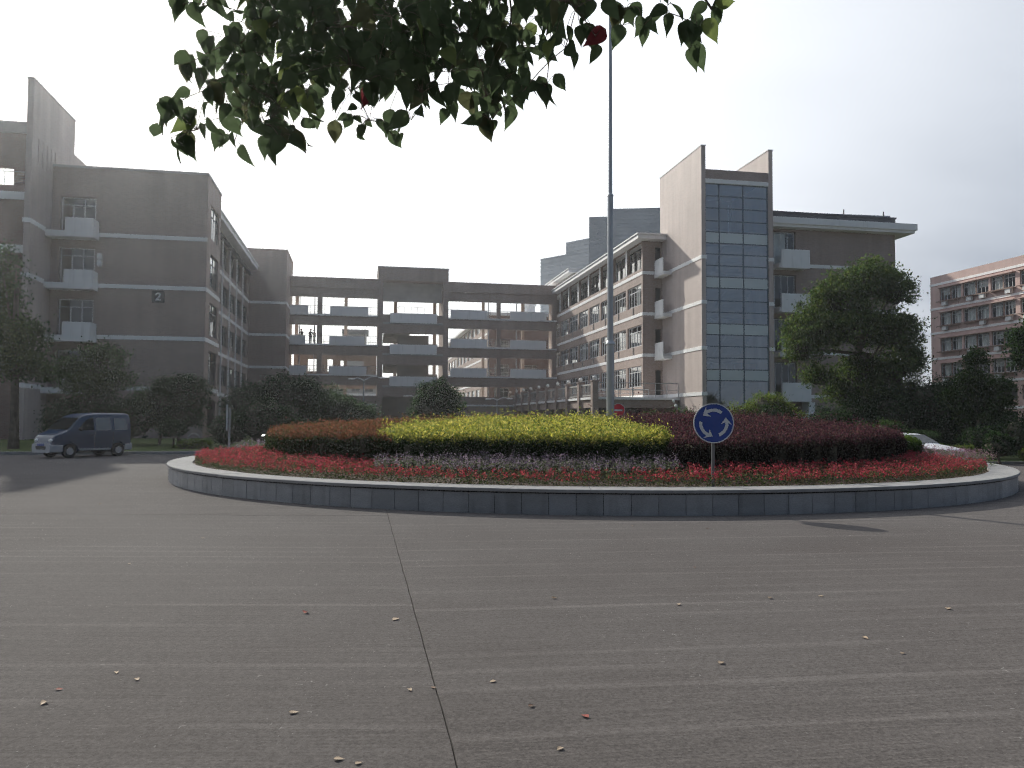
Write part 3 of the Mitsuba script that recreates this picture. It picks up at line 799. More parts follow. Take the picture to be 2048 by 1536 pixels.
def clad(a, b, z0, z1, h=0.62, mat='cladding'):
    d = b - a; L = np.linalg.norm(d); d = d / L; n = np.array([d[1], -d[0]])
    z, k = z0, 0
    while z < z1 - 0.05:
        zt = min(z + h, z1)
        pts = []
        for q in (a, b):
            for o, zz in ((-0.3, z), (0.055, z + 0.015), (0.02, zt - 0.005), (-0.3, zt - 0.005)):
                pts.append([*(q + n * o), zz])
        pts = np.array(pts)
        f = np.array([[0, 4, 5], [0, 5, 1], [1, 5, 6], [1, 6, 2], [2, 6, 7], [2, 7, 3], [0, 1, 2], [0, 2, 3], [4, 7, 6], [4, 6, 5]])
        part(E_, 'cladding_plank', (pts, f), mat if (k * 7) % 5 else 'cladding_dull')
        z, k = zt, k + 1


m01 = P0 + (P1 - P0) * 0.54
clad(P0, m01, 12, 27.8); clad(m01, P1, 12, 29.7); clad(P1, P1 + (P2 - P1) * 0.24, 12, 33.0, mat='cladding_dull'); clad(P1 + (P2 - P1) * 0.24, P2, 12, 34.2, mat='cladding_dull'); clad(P2, P3, 12, 34.2, mat='cladding_dull')
part(E_, 'body', sheet(sg.Polygon([P0 + [0.2, 0.3], m01 + [0, 0.3], m01 + [8, 30], P0 + [8, 30]]), -0.4, 27.7, drop=False), 'render_grey')
part(E_, 'body', sheet(sg.Polygon([m01 + [0.05, 0.3], P1 + [0, 0.35], P1 + [6, 30], m01 + [8, 29.9]]), -0.4, 29.6, drop=False), 'render_grey')
part(E_, 'body', sheet(sg.Polygon([P1 + [0.05, 0.35], P2 + [0, 0.4], P3 + [0, 0.4], [60, 160], [18, 160]]), -0.4, 32.8, drop=False), 'render_grey')

# --- the brick building seen through the walkway
R = thing('rear_building', 'brick teaching wing with a long white eave seen through the open walkway', 'building')
uq, vq = 18.5, 118.0
hl = [(121 + 5.2 * i, z + 0.9, 124.6 + 5.2 * i, z + 2.7) for i in range(10) for z in FL]
part(R, 'courtyard_wall', plate('u', uq, -1, vq, 176, -0.4, 17.1, hl), 'brick_wall')
hl = [(19.6 + 4.4 * i, z + 0.9, 21.8 + 4.4 * i, z + 2.6) for i in range(3) for z in [0.0] + FL[:3]]
part(R, 'front_wall', plate('v', vq, -1, uq + 0.25, 33, -0.4, 17.1, hl), 'brick_red')
part(R, 'eave', ub(uq - 0.9, 33, vq - 0.8, 176, 17.1, 17.5), 'white_paint')
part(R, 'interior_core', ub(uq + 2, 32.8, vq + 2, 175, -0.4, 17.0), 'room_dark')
part(R, 'side_wall', ub(32.75, 33, vq + 0.25, 176, -0.4, 17.1), 'brick_wall')
for z in FL:
    band(R, 'u', uq, -1, vq - 0.04, 176, z)
    for i in range(8):
        window(R, 'u', uq, -1, 121.05 + 5.2 * i, 124.55 + 5.2 * i, z + 0.93, z + 2.67, 4, 0.27)
for z in [0.0] + FL[:3]:
    for i in range(3):
        window(R, 'v', vq, -1, 19.65 + 4.4 * i, 21.75 + 4.4 * i, z + 0.93, z + 2.57, 3, 0.27)
wt = thing('water_tank', 'pale round water tank standing on the rear roof seen through the walkway', 'tank')
solo(wt, lathe([(0, 0), (1.0, 0), (1.0, 1.6), (1.18, 1.65), (1.18, 1.9), (0.9, 2.1), (0, 2.25)], (*xy(25.4, 121), 17.5), 24), 'white_paint', smooth=40)
H2 = thing('distant_block', 'low grey block with pale bands seen under the walkway on the left', 'building')
part(H2, 'walls', ub(-30, 9, 168, 186, -0.4, 9.0), 'render_grey')
for z in (3.1, 6.2):
    part(H2, 'pale_band', pb('v', 168, -1, -30, 9, z, z + 0.5, 0, 0.1), 'white_paint')
part(H2, 'stair_head', ub(-3.6, 1.0, 168.1, 172, 9.0, 18.9), 'render_grey')
part(H2, 'stair_roof', ub(-4.0, 1.4, 167.7, 172.4, 18.9, 19.9), 'roof_dark')
for i in range(14):
    for z in (0.8, 3.9, 7.0):
        window(H2, 'v', 167.99, -1, -29 + 2.7 * i, -27.2 + 2.7 * i, z, z + 1.5, 2, 0.0, rec=-0.06, fr='frame_white', glass='car_glass')
H3 = thing('distant_hall', 'low dark hall with a pale rooftop hut far behind the right trees', 'building')
part(H3, 'walls', ub(70, 112, 150, 170, -0.4, 13.0), 'cladding_dull')
part(H3, 'roof_rim', ub(69.7, 112, 149.7, 170, 13.0, 13.5), 'white_paint')
part(H3, 'roof_hut', ub(73, 80, 153, 158, 13.5, 15.2), 'white_paint')

# --- the pink dormitory on the far right
rngD = np.random.default_rng(8)
K = thing('dormitory', 'pink five storey dormitory with white bands and air conditioners under its windows', 'building')
uK, vK = 75.81, 95.6
bays = [(90.0, 93.85), (85.4, 89.65), (81.3, 85.05), (76.8, 80.6), (72.4, 76.2), (68.0, 71.8), (63.6, 67.4)]
KF = [0.2, 3.3, 6.6, 9.95, 13.38, 16.66]
hl = [(a, z + 0.9, b_, z + 2.62) for a, b_ in bays for z in KF]
part(K, 'west_wall', plate('u', uK, -1, 55, vK, -0.6, 21.05, hl), 'pink_wall')
part(K, 'north_wall', ub(uK + 0.25, 92, vK - 0.25, vK, -0.6, 21.05), 'pink_wall')
part(K, 'south_wall', ub(uK + 0.25, 92, 55, 55.25, -0.6, 21.05), 'pink_wall')
part(K, 'east_wall', ub(91.75, 92, 55.25, vK - 0.25, -0.6, 21.05), 'pink_wall')
part(K, 'roof', ub(uK + 0.25, 91.75, 55.25, vK - 0.25, 20.2, 20.5), 'roof_dark')
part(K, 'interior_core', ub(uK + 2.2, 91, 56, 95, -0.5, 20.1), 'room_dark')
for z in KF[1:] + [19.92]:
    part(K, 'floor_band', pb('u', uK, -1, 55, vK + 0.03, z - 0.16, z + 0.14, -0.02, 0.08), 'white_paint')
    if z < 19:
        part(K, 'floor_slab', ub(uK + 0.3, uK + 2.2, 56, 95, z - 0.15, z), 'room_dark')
for a, b_ in bays:
    for z in KF[2:]:
        mid = (a + b_) / 2
        w1 = window(K, 'u', uK, -1, a + 0.03, mid - 0.12, z + 0.93, z + 2.6, 3, 0.27, rec=0.2, curtain=0.95, rng=rngD, wide=True)
        window(K, 'u', uK, -1, mid + 0.12, b_ - 0.03, z + 0.93, z + 2.6, 3, 0.27, rec=0.2, curtain=0.95, rng=rngD, wide=True)
        part(K, 'window_pier', pb('u', uK, -1, mid - 0.1, mid + 0.1, z + 0.92, z + 2.61, -0.4, -0.1), 'brick_red')
        part(K, 'sunshade', pb('u', uK, -1, a - 0.1, b_ + 0.1, z + 2.64, z + 2.74, 0.01, 0.45), 'pink_wall')
        part(K, 'sill', pb('u', uK, -1, a - 0.05, b_ + 0.05, z + 0.8, z + 0.88, 0.0, 0.5), 'brick_red')
        part(K, 'ledge_rail', cat([pb('u', uK, -1, a - 0.2, b_ + 0.1, z + 0.72, z + 0.78, 0.5, 0.55), pb('u', uK, -1, a - 0.2, a - 0.14, z + 0.1, z + 0.72, 0.5, 0.55)]), 'brick_red')
        for q in (a + 0.3, mid + 0.3):
            if rngD.random() < 0.55:
                zc = z + 0.22
                part(K, 'air_conditioner', cat([pb('u', uK, -1, q, q + 0.8, zc, zc + 0.55, 0.12, 0.45), pb('u', uK, -1, q + 0.1, q + 0.5, zc + 0.08, zc + 0.47, 0.45, 0.46)]), 'frame_white')

# ------------------------------------------------------------------ the round planter
P = thing('roundabout_planter', 'round granite planter wall holding the flower bed in the middle of the road', 'planter')
rngP = np.random.default_rng(3)


def ring(r0, r1, z0, z1, a0=0.0, a1=2 * PI, n=128):
    a = np.linspace(a0, a1, n + 1)
    v, f = [], []
    for t in a:
        for r, z in ((r0, z0), (r1, z0), (r1, z1), (r0, z1)):
            v.append([ISX + r * math.cos(t), ISY + r * math.sin(t), z])
    for i in range(n):
        for k in range(4):
            p, q = i * 4 + k, i * 4 + (k + 1) % 4
            f += [[p, q, q + 4], [p, q + 4, p + 4]]
    return np.array(v), np.array(f)[:, ::-1]


part(P, 'backing_wall', ring(11.15, 11.655, -0.4, 0.372), 'joint_dark', smooth=False)
NP = 160
for i in range(NP):
    a0, a1 = 2 * PI * i / NP, 2 * PI * (i + 1) / NP
    am = (a0 + a1) / 2
    w = 11.7 * (a1 - a0)
    o = rngP.uniform(-0.003, 0.003)
    m = cbx(-w / 2 + 0.004, w / 2 - 0.004, -0.04, 0.0, -0.3, 0.352 + rngP.uniform(-0.003, 0.002), 0.006)
    v = m[0]
    r = 11.7 + o + v[:, 1]
    z = v[:, 2] + G(ISX + 11.7 * math.cos(am), ISY + 11.7 * math.sin(am)) * (v[:, 2] < 0)
    pos = np.c_[ISX + r * math.cos(am) - v[:, 0] * math.sin(am), ISY + r * math.sin(am) + v[:, 0] * math.cos(am), z]
    part(P, 'panel', (pos, m[1]), 'granite_' + 'aabc'[int(rngP.integers(4))])
NC = 54
for i in range(NC):
    a0, a1 = 2 * PI * i / NC, 2 * PI * (i + 1) / NC
    g = 0.004 / 11.5
    a = np.linspace(a0 + g, a1 - g, 6)
    prof = [(11.12, 0.372), (11.735, 0.372), (11.745, 0.38), (11.745, 0.42), (11.735, 0.43), (11.13, 0.434)]
    dz = rngP.uniform(-0.003, 0.003)
    v = np.array([[ISX + r * math.cos(t), ISY + r * math.sin(t), z + dz] for t in a for r, z in prof])
    f = []
    for k in range(5):
        for j in range(6):
            p, q = k * 6 + j, k * 6 + (j + 1) % 6
            f += [[p, q + 6, q], [p, p + 6, q + 6]]
    for k0 in (0, 30):
        for j in range(1, 5):
            f.append([k0, k0 + j, k0 + j + 1] if k0 == 0 else [k0, k0 + j + 1, k0 + j])
    f = np.array(f)
    t = trimesh.Trimesh(v, f, process=False)
    part(P, 'coping_stone', (v, f if t.volume > 0 else f[:, ::-1]), 'granite_rim')


def mound(x, y):                                                    # soil level in the planter
    r = np.hypot(np.asarray(x) - ISX, np.asarray(y) - ISY)
    return 0.38 + 0.42 * np.clip(1 - (r / 10.8) ** 2, 0, 1)


rr, aa = np.meshgrid(np.linspace(0, 11.14, 24), np.linspace(0, 2 * PI, 97), indexing='ij')
sv = np.c_[(ISX + rr * np.cos(aa)).ravel(), (ISY + rr * np.sin(aa)).ravel(), np.zeros(rr.size)]
sv[:, 2] = mound(sv[:, 0], sv[:, 1]) + 0.03 * (meshkit.noise(sv * 3) - 0.5)
qi, qj = np.meshgrid(np.arange(23), np.arange(96), indexing='ij')
q = np.stack([qi * 97 + qj, (qi + 1) * 97 + qj, (qi + 1) * 97 + qj + 1, qi * 97 + qj + 1], -1).reshape(-1, 4)
solo(thing('planter_soil', kind='structure'), (sv, np.vstack([q[:, [0, 1, 2]], q[:, [0, 2, 3]]])), 'soil', smooth=True)


def hedge_top(x, y, lift=0.0):
    r = np.hypot(np.asarray(x) - ISX, np.asarray(y) - ISY)
    bump = 0.20 * np.exp(-((np.asarray(x) - 6.3) ** 2 + (np.asarray(y) - 21.8) ** 2) / 9.0)
    return 1.16 + lift + 0.38 * np.clip(1 - (r / 9.3) ** 2, 0, 1) + bump


disc = sg.Point(ISX, ISY).buffer(9.25, 48)
yellow = sg.Polygon([(-3.0, 18.3), (-2.3, 17.2), (-1.0, 16.65), (0.6, 16.35), (2.2, 16.25), (2.95, 16.4), (3.3, 17.0), (2.95, 18.5), (2.75, 20.6), (2.1, 22.6), (0.6, 23.6), (-1.0, 22.6), (-2.3, 20.6)]).buffer(0.15)
lavf = sg.Polygon([(-2.75, 16.6), (-2.6, 15.75), (-1.2, 15.15), (0.6, 14.85), (2.0, 14.8), (2.8, 14.95), (3.2, 15.4), (3.0, 16.1), (2.0, 16.05), (0.5, 16.1), (-1.2, 16.45)]).buffer(0.1)
ballp = sg.Point(10.7, 23.0).buffer(0.95)
wedge = sg.Polygon([(ISX, ISY + 1.0), (-1.2, 16.9), (-3.0, 13.0), (-12.0, 13.0), (-12.0, 33.0), (-1.0, 38.0), (0.3, 27.0)])
redtip = disc.intersection(wedge).difference(yellow.buffer(0.12)).difference(lavf.buffer(0.1)).buffer(0)
purple = disc.difference(wedge.buffer(0.05)).difference(yellow.buffer(0.12)).difference(lavf.buffer(0.12)).difference(ballp.buffer(0.05)).buffer(0)
purple = max(getattr(purple, 'geoms', [purple]), key=lambda g: g.area)
redtip = max(getattr(redtip, 'geoms', [redtip]), key=lambda g: g.area)


def pts_in(poly, n, rng):
    x0, y0, x1, y1 = poly.bounds
    out = np.zeros((0, 2))
    while len(out) < n:
        p = rng.uniform([x0, y0], [x1, y1], (n * 2, 2))
        out = np.vstack([out, p[shapely.contains_xy(poly, p[:, 0], p[:, 1])]])
    return out[:n]


def shape_top(x, y, poly, lift, round_=0.28):
    d = shapely.distance(shapely.points(x, y), poly.boundary)
    s = np.sqrt(1 - (1 - np.clip(d / round_, 0, 1)) ** 2)
    p3 = np.c_[x * 1.1, y * 1.1, x * 0]
    return mound(x, y) + (hedge_top(x, y, lift) - mound(x, y)) * (0.80 + 0.20 * s) + 0.15 * (meshkit.fbm(p3, 4, seed=6) - 0.5) + 0.09 * (meshkit.noise(p3 * 4.3, 8) - 0.5)


def hedge(name, label, poly, lift, seed, dens, size, tops, sides, sprout=0.02):
    """A clipped hedge: leaves over its top and its sides, young leaves of another colour at the tips, twigs inside."""
    rng = np.random.default_rng(seed)
    t = thing(name, label, 'hedge')
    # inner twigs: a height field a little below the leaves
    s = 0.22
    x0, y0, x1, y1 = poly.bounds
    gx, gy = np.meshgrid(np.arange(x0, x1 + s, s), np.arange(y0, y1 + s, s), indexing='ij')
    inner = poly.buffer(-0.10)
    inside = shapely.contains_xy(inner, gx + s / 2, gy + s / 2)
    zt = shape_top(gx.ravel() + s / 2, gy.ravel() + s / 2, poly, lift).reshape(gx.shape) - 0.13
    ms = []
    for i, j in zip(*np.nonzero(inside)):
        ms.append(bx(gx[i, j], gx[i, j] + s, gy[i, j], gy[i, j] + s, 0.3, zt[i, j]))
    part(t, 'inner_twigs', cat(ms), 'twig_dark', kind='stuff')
    near = lambda y: np.clip((27.0 - y) / 5.0, 0.18, 1.0)
    # top leaves
    p = pts_in(poly, int(poly.area * dens), rng)
    p = p[rng.random(len(p)) < near(p[:, 1])]
    z = shape_top(p[:, 0], p[:, 1], poly, lift) + rng.normal(0, 0.028, len(p)) + sprout * np.abs(rng.normal(size=len(p))) ** 2
    PT = np.c_[p, z]
    AT = rng.normal(size=PT.shape) * 0.75 + [0, 0, 0.55]
    # side leaves
    L = poly.exterior.length
    n = int(L * 0.9 * dens * 1.1)
    q = shapely.line_interpolate_point(poly.exterior, rng.uniform(0, L, n))
    sx, sy = shapely.get_x(q), shapely.get_y(q)
    keep = rng.random(n) < near(sy)
    sx, sy = sx[keep], sy[keep]
    e = np.c_[sx, sy]
    c = np.array([poly.centroid.x, poly.centroid.y])
    ins = e + (c - e) / np.linalg.norm(c - e, axis=1, keepdims=True) * np.abs(rng.normal(0, 0.06, (len(e), 1)))
    zt = shape_top(ins[:, 0], ins[:, 1], poly, lift)
    zs = mound(ins[:, 0], ins[:, 1]) + (zt - mound(ins[:, 0], ins[:, 1])) * rng.uniform(0.0, 1.0, len(ins))
    PS = np.c_[ins + rng.normal(0, 0.035, ins.shape), zs]
    AS = rng.normal(size=PS.shape) * 0.8 + np.c_[(e - c) / np.linalg.norm(e - c, axis=1, keepdims=True), np.full(len(e), 0.3)]
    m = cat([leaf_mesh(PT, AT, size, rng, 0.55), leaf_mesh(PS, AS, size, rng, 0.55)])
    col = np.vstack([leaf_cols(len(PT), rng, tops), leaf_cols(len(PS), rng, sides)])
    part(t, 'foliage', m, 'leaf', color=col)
    return t


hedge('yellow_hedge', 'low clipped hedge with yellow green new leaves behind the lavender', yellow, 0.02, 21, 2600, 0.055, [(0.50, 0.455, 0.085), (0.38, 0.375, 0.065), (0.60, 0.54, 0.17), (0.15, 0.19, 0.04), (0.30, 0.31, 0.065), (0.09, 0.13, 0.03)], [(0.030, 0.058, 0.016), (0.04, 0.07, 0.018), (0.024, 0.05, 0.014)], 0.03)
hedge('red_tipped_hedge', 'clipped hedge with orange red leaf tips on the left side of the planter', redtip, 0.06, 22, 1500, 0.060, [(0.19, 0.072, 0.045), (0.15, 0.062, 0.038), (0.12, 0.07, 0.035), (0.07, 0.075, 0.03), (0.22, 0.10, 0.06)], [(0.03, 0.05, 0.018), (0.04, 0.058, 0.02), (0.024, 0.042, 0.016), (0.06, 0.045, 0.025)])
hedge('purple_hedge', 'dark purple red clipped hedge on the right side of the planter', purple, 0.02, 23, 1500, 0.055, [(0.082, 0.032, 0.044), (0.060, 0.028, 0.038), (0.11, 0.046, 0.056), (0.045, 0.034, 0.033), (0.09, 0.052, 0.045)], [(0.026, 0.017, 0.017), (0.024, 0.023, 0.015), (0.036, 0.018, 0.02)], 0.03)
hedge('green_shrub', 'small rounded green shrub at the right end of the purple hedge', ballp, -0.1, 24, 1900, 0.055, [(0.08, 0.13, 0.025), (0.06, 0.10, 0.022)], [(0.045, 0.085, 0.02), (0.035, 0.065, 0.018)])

ring_out, ring_in = sg.Point(ISX, ISY).buffer(11.08, 64), disc.buffer(0.02)
lav2 = sg.Polygon([(-8.9, 24.4), (-7.55, 24.6), (-7.1, 26.6), (-6.0, 29.5), (-7.4, 30.6), (-8.7, 27.8)])
lav3 = sg.Polygon([(11.9, 20.2), (12.85, 21.2), (13.0, 25.5), (12.2, 28.5), (10.9, 28.3), (11.6, 24.6), (11.2, 21.6)])
bed = ring_out.difference(ring_in).difference(lavf).difference(lav2).difference(lav3)
bed = bed.union(disc.difference(yellow.buffer(0.1)).difference(redtip).difference(purple).difference(lavf).difference(ballp).intersection(sg.box(-5, 13, 6, 18))).difference(lavf)


def flower_patch(name, label, poly, seed, dens, h, petals, greens, spike, psize, leaf_n, wide):
    """Ground cover: upright flower spikes over green leaves."""
    rng = np.random.default_rng(seed)
    t = thing(name, label, 'flowers', kind='stuff')
    n = int(poly.area * dens)
    p = pts_in(poly, n, rng)
    keep = (p[:, 1] < 24) | (rng.random(len(p)) < 0.35)
    p = p[keep]
    clump = meshkit.fbm(np.c_[p * 1.7, p[:, :1] * 0], 3, seed=seed)
    p = p[rng.random(len(p)) < np.clip(0.35 + 1.5 * (clump - 0.25), 0.1, 1)]
    hh = h * rng.uniform(0.7, 1.2, len(p))
    z0 = mound(p[:, 0], p[:, 1])
    k = spike
    base = np.repeat(np.c_[p, z0 + hh * 0.62], k, 0)
    PF = base + rng.normal(size=base.shape) * [wide, wide, 0] + np.c_[np.zeros((len(base), 2)), np.repeat(hh, k) * rng.uniform(0, 0.42, len(base))]
    AF = rng.normal(size=PF.shape) + [0, 0, 0.5]
    m1 = leaf_mesh(PF, AF, psize, rng, 0.65)
    tone = np.repeat(np.repeat(rng.uniform(0.7, 1.25, len(p)), k), 4)[:, None]
    c1 = np.clip(leaf_cols(len(PF), rng, petals) * tone, 0, 1)
    scene[pkey(t, 'petals')] = mikit.ply(m1, 'petal', color=c1)
    q = pts_in(poly, int(poly.area * leaf_n), rng)
    q = q[(q[:, 1] < 24) | (rng.random(len(q)) < 0.35)]
    PL = np.c_[q, mound(q[:, 0], q[:, 1]) + h * rng.uniform(0.05, 0.88, len(q))]
    m2 = leaf_mesh(PL, rng.normal(size=PL.shape) + [0, 0, 0.6], 0.05, rng, 0.5)
    scene[pkey(t, 'leaves')] = mikit.ply(m2, 'leaf', color=leaf_cols(len(PL), rng, greens))
    return t


RED = [(0.38, 0.045, 0.066), (0.30, 0.034, 0.054), (0.44, 0.12, 0.13), (0.35, 0.05, 0.085), (0.20, 0.075, 0.06)]
flower_patch('red_flower_bed', 'bed of red salvia flowers round the rim of the granite planter', bed, 31, 100, 0.28, RED, [(0.06, 0.085, 0.035), (0.085, 0.095, 0.045), (0.045, 0.065, 0.028), (0.11, 0.085, 0.05)], 8, 0.038, 700, 0.026)
LAV = [(0.25, 0.19, 0.27), (0.30, 0.24, 0.30), (0.20, 0.14, 0.21), (0.33, 0.29, 0.31)]
LG = [(0.10, 0.12, 0.065), (0.075, 0.095, 0.05), (0.13, 0.14, 0.085)]
flower_patch('lavender_patch', 'patch of pale purple flower spikes in front of the yellow hedge', lavf, 32, 150, 0.40, LAV, LG, 8, 0.026, 800, 0.016)
flower_patch('lavender_patch', 'patch of pale purple flower spikes at the left edge round the bollard lamp', lav2, 33, 90, 0.42, LAV, LG, 8, 0.03, 500, 0.016)
flower_patch('lavender_patch', 'patch of pinkish purple flower spikes at the right edge before the white car', lav3, 34, 110, 0.44, [(0.33, 0.19, 0.24), (0.27, 0.15, 0.21), (0.37, 0.25, 0.28)], LG, 8, 0.03, 500, 0.016)

# ------------------------------------------------------------------ flagpole, signs, lamps
F = thing('flagpole', 'tall steel flagpole stepping thinner upwards in the middle of the planter', 'flagpole')
fx, fy = 2.62, 21.3
part(F, 'lower_pole', tube([(fx, fy, 0.5), (fx, fy, 3.62)], [0.108, 0.101], 20), 'galvanised', smooth=40)
part(F, 'collar', lathe([(0.0, 0), (0.125, 0), (0.125, 0.03), (0.085, 0.10), (0.0, 0.10)], (fx, fy, 3.60), 20), 'galvanised', smooth=40)
part(F, 'middle_pole', tube([(fx, fy, 3.66), (fx, fy, 7.62)], [0.083, 0.076], 20), 'galvanised', smooth=40)
part(F, 'collar', lathe([(0.0, 0), (0.088, 0), (0.088, 0.03), (0.055, 0.08), (0.0, 0.08)], (fx, fy, 7.60), 20), 'galvanised', smooth=40)
part(F, 'upper_pole', tube([(fx, fy, 7.66), (fx, fy, 15.5)], [0.052, 0.040], 16), 'galvanised', smooth=40)
part(F, 'finial', ball((fx, fy, 15.58), 0.09), 'galvanised', smooth=True)

S = thing('roundabout_sign', 'round blue sign with three white circling arrows standing in the red flowers', 'road sign')
sx, sy, sz = 3.63, 14.4, 1.545


def disc_y(r, y0, y1, n=64, c=(0, 0)):                              # a disc facing the camera side (-y)
    m = trimesh.creation.extrude_polygon(sg.Point(*c).buffer(r, n // 4), y1 - y0, engine='earcut')
    v = np.array(m.vertices)
    return np.c_[v[:, 0], y1 - v[:, 2], v[:, 1]], np.array(m.faces)


def flat(poly, y0, y1):
    out = []
    for g in getattr(poly, 'geoms', [poly]):
        m = trimesh.creation.extrude_polygon(g, y1 - y0, engine='earcut')
        v = np.array(m.vertices)
        out.append((np.c_[v[:, 0], y1 - v[:, 2], v[:, 1]], np.array(m.faces)))
    return cat(out)


def at(m, x, y, z, rz=0.0, tilt=0.0):
    v = np.array(m[0], float)
    if tilt:
        c, s = math.cos(tilt), math.sin(tilt)
        v = np.c_[v[:, 0] * c - v[:, 2] * s, v[:, 1], v[:, 0] * s + v[:, 2] * c]
    c, s = math.cos(rz), math.sin(rz)
    return np.c_[v[:, 0] * c - v[:, 1] * s + x, v[:, 0] * s + v[:, 1] * c + y, v[:, 2] + z], m[1]


part(S, 'pole', tube([(sx - 0.01, sy + 0.045, 0.3), (sx, sy + 0.045, 1.85)], 0.032, 14), 'pole_paint', smooth=40)
part(S, 'plate', at(disc_y(0.345, -0.004, 0.006), sx, sy, sz, -0.06), 'sign_blue')
rim = flat(sg.Point(0, 0).buffer(0.36, 24).difference(sg.Point(0, 0).buffer(0.342, 24)), -0.010, 0.010)
part(S, 'rim', at(rim, sx, sy, sz, -0.06), 'sign_white')
for k, a in enumerate((62, 182, 302)):                              # arrows run anticlockwise
    a0, a1 = math.radians(a - 8), math.radians(a + 62)
    t = np.linspace(a0, a1, 16)
    ro, ri = 0.258, 0.208
    body = sg.Polygon([(ro * math.cos(q), ro * math.sin(q)) for q in t] + [(ri * math.cos(q), ri * math.sin(q)) for q in t[::-1]])
    e, tip = a1 - 0.02, a1 + 0.36
    head = sg.Polygon([(0.315 * math.cos(e - 0.12), 0.315 * math.sin(e - 0.12)), (0.236 * math.cos(tip), 0.236 * math.sin(tip)), (0.135 * math.cos(e - 0.14), 0.135 * math.sin(e - 0.14)), (0.215 * math.cos(e + 0.05), 0.215 * math.sin(e + 0.05))])
    part(S, 'arrow', at(flat(body.union(head).buffer(0.003), -0.007, -0.0035), sx, sy, sz, -0.06), 'sign_white')
part(S, 'clamp', cat([bx(sx - 0.06, sx + 0.06, sy + 0.008, sy + 0.08, sz + q, sz + q + 0.05) for q in (-0.2, 0.14)]), 'steel_grey')

N = thing('no_entry_sign', 'round red no entry sign with white bar behind the planter', 'road sign')
nx, ny, nz = 4.85, 36.5, 2.02
part(N, 'pole', tube([(nx, ny + 0.05, -0.1), (nx, ny + 0.05, 2.3)], 0.035, 12), 'steel_grey', smooth=40)
part(N, 'plate', at(disc_y(0.295, -0.004, 0.006), nx, ny, nz), 'sign_red')
part(N, 'rim', at(flat(sg.Point(0, 0).buffer(0.315, 24).difference(sg.Point(0, 0).buffer(0.292, 24)), -0.009, 0.009), nx, ny, nz), 'sign_white')
part(N, 'bar', at(flat(sg.box(-0.22, -0.035, 0.22, 0.045), -0.008, -0.0035), nx, ny, nz), 'sign_white')

bl = thing('bollard_lamp', 'white mushroom bollard lamp among the lavender at the planter edge', 'lamp')
part(bl, 'post', tube([(-8.1, 26.6, 0.3), (-8.1, 26.6, 0.98)], 0.105, 16), 'frame_white', smooth=40)
part(bl, 'cap', lathe([(0, 0), (0.20, 0.0), (0.215, 0.025), (0.20, 0.05), (0.10, 0.085), (0, 0.095)], (-8.1, 26.6, 0.97), 24), 'globe_white', smooth=40)


def lamp_post(x, y, h, span, label, rz=0.0):
    t = thing('street_lamp', label, 'street lamp', 'double arm street lamps')
    part(t, 'pole', tube([(x, y, -0.2), (x, y, h)], [0.09, 0.055], 12), 'galvanised', smooth=40)
    part(t, 'base', lathe([(0, 0), (0.2, 0), (0.2, 0.25), (0.11, 0.4), (0, 0.4)], (x, y, -0.1), 16), 'galvanised', smooth=40)
    for s, q in ((1, 1.0), (-1, 0.62)):
        k = np.linspace(0, 1, 9)
        L = span * q
        px = x + s * L * k * math.cos(rz)
        py = y + s * L * k * math.sin(rz)
        pz = h + 0.26 * L * np.sin(k * PI * 0.72)
        part(t, 'arm', tube(np.c_[px, py, pz], np.linspace(0.045, 0.03, 9), 8), 'frame_white', smooth=40)
        e = np.array([px[-1], py[-1], pz[-1]])
        part(t, 'lamp_head', ball(e + [s * 0.25 * math.cos(rz), s * 0.25 * math.sin(rz), -0.03], 0.36, (1, 0.42, 0.22)), 'globe_white', smooth=True)


lamp_post(-14.0, 75.5, 5.15, 1.5, 'double arm street lamp before the walkway, left of the stair bay')
lamp_post(-11.2, 92.0, 4.05, 1.2, 'double arm street lamp under the walkway left of the round tree')
lamp_post(-1.6, 86.0, 3.6, 1.1, 'double arm street lamp behind the round tree in the courtyard')

gl = thing('garden_lamp', 'thin garden lamp with two small white globes before the terrace', 'lamp')
part(gl, 'pole', tube([(10.75, 52, -0.1), (10.75, 52, 2.55)], 0.03, 10), 'steel_grey', smooth=40)
part(gl, 'arm', tube([(10.55, 52, 2.72), (10.75, 52, 2.55), (10.62, 51.8, 2.42)], 0.02, 8), 'steel_grey')
for c in ((10.5, 52, 2.82), (10.60, 51.75, 2.5)):
    part(gl, 'globe', ball(c, 0.1), 'globe_white', smooth=True)

sb = thing('signpost', 'slim pale signboard seen edge on upon a post at the left kerb', 'sign')
part(sb, 'post', tube([(-12.9, 36.0 + 0.6, -0.1), (-12.9, 36.6, 2.05)], 0.05, 10), 'steel_grey', smooth=40)
part(sb, 'board', at(cbx(-0.03, 0.03, -0.35, 0.35, 1.0, 2.2, 0.01), -13.02, 36.6, 0.0, 0.36), 'sign_white')
hp = thing('garden_hoop', 'pale metal garden hoop arching over the lawn beside the shrubs', 'hoop')
tt = np.linspace(0, PI, 17)
solo(hp, tube(np.c_[-15.3 + 0.32 * np.cos(tt), np.full(17, 38.6), 0.45 + 0.38 * np.sin(tt)].tolist() and np.vstack([[-15.3 + 0.32, 38.6, 0.05], np.c_[-15.3 + 0.32 * np.cos(tt), np.full(17, 38.6), 0.45 + 0.38 * np.sin(tt)], [-15.3 - 0.32, 38.6, 0.05]]), 0.022, 8), 'render_grey', smooth=40)


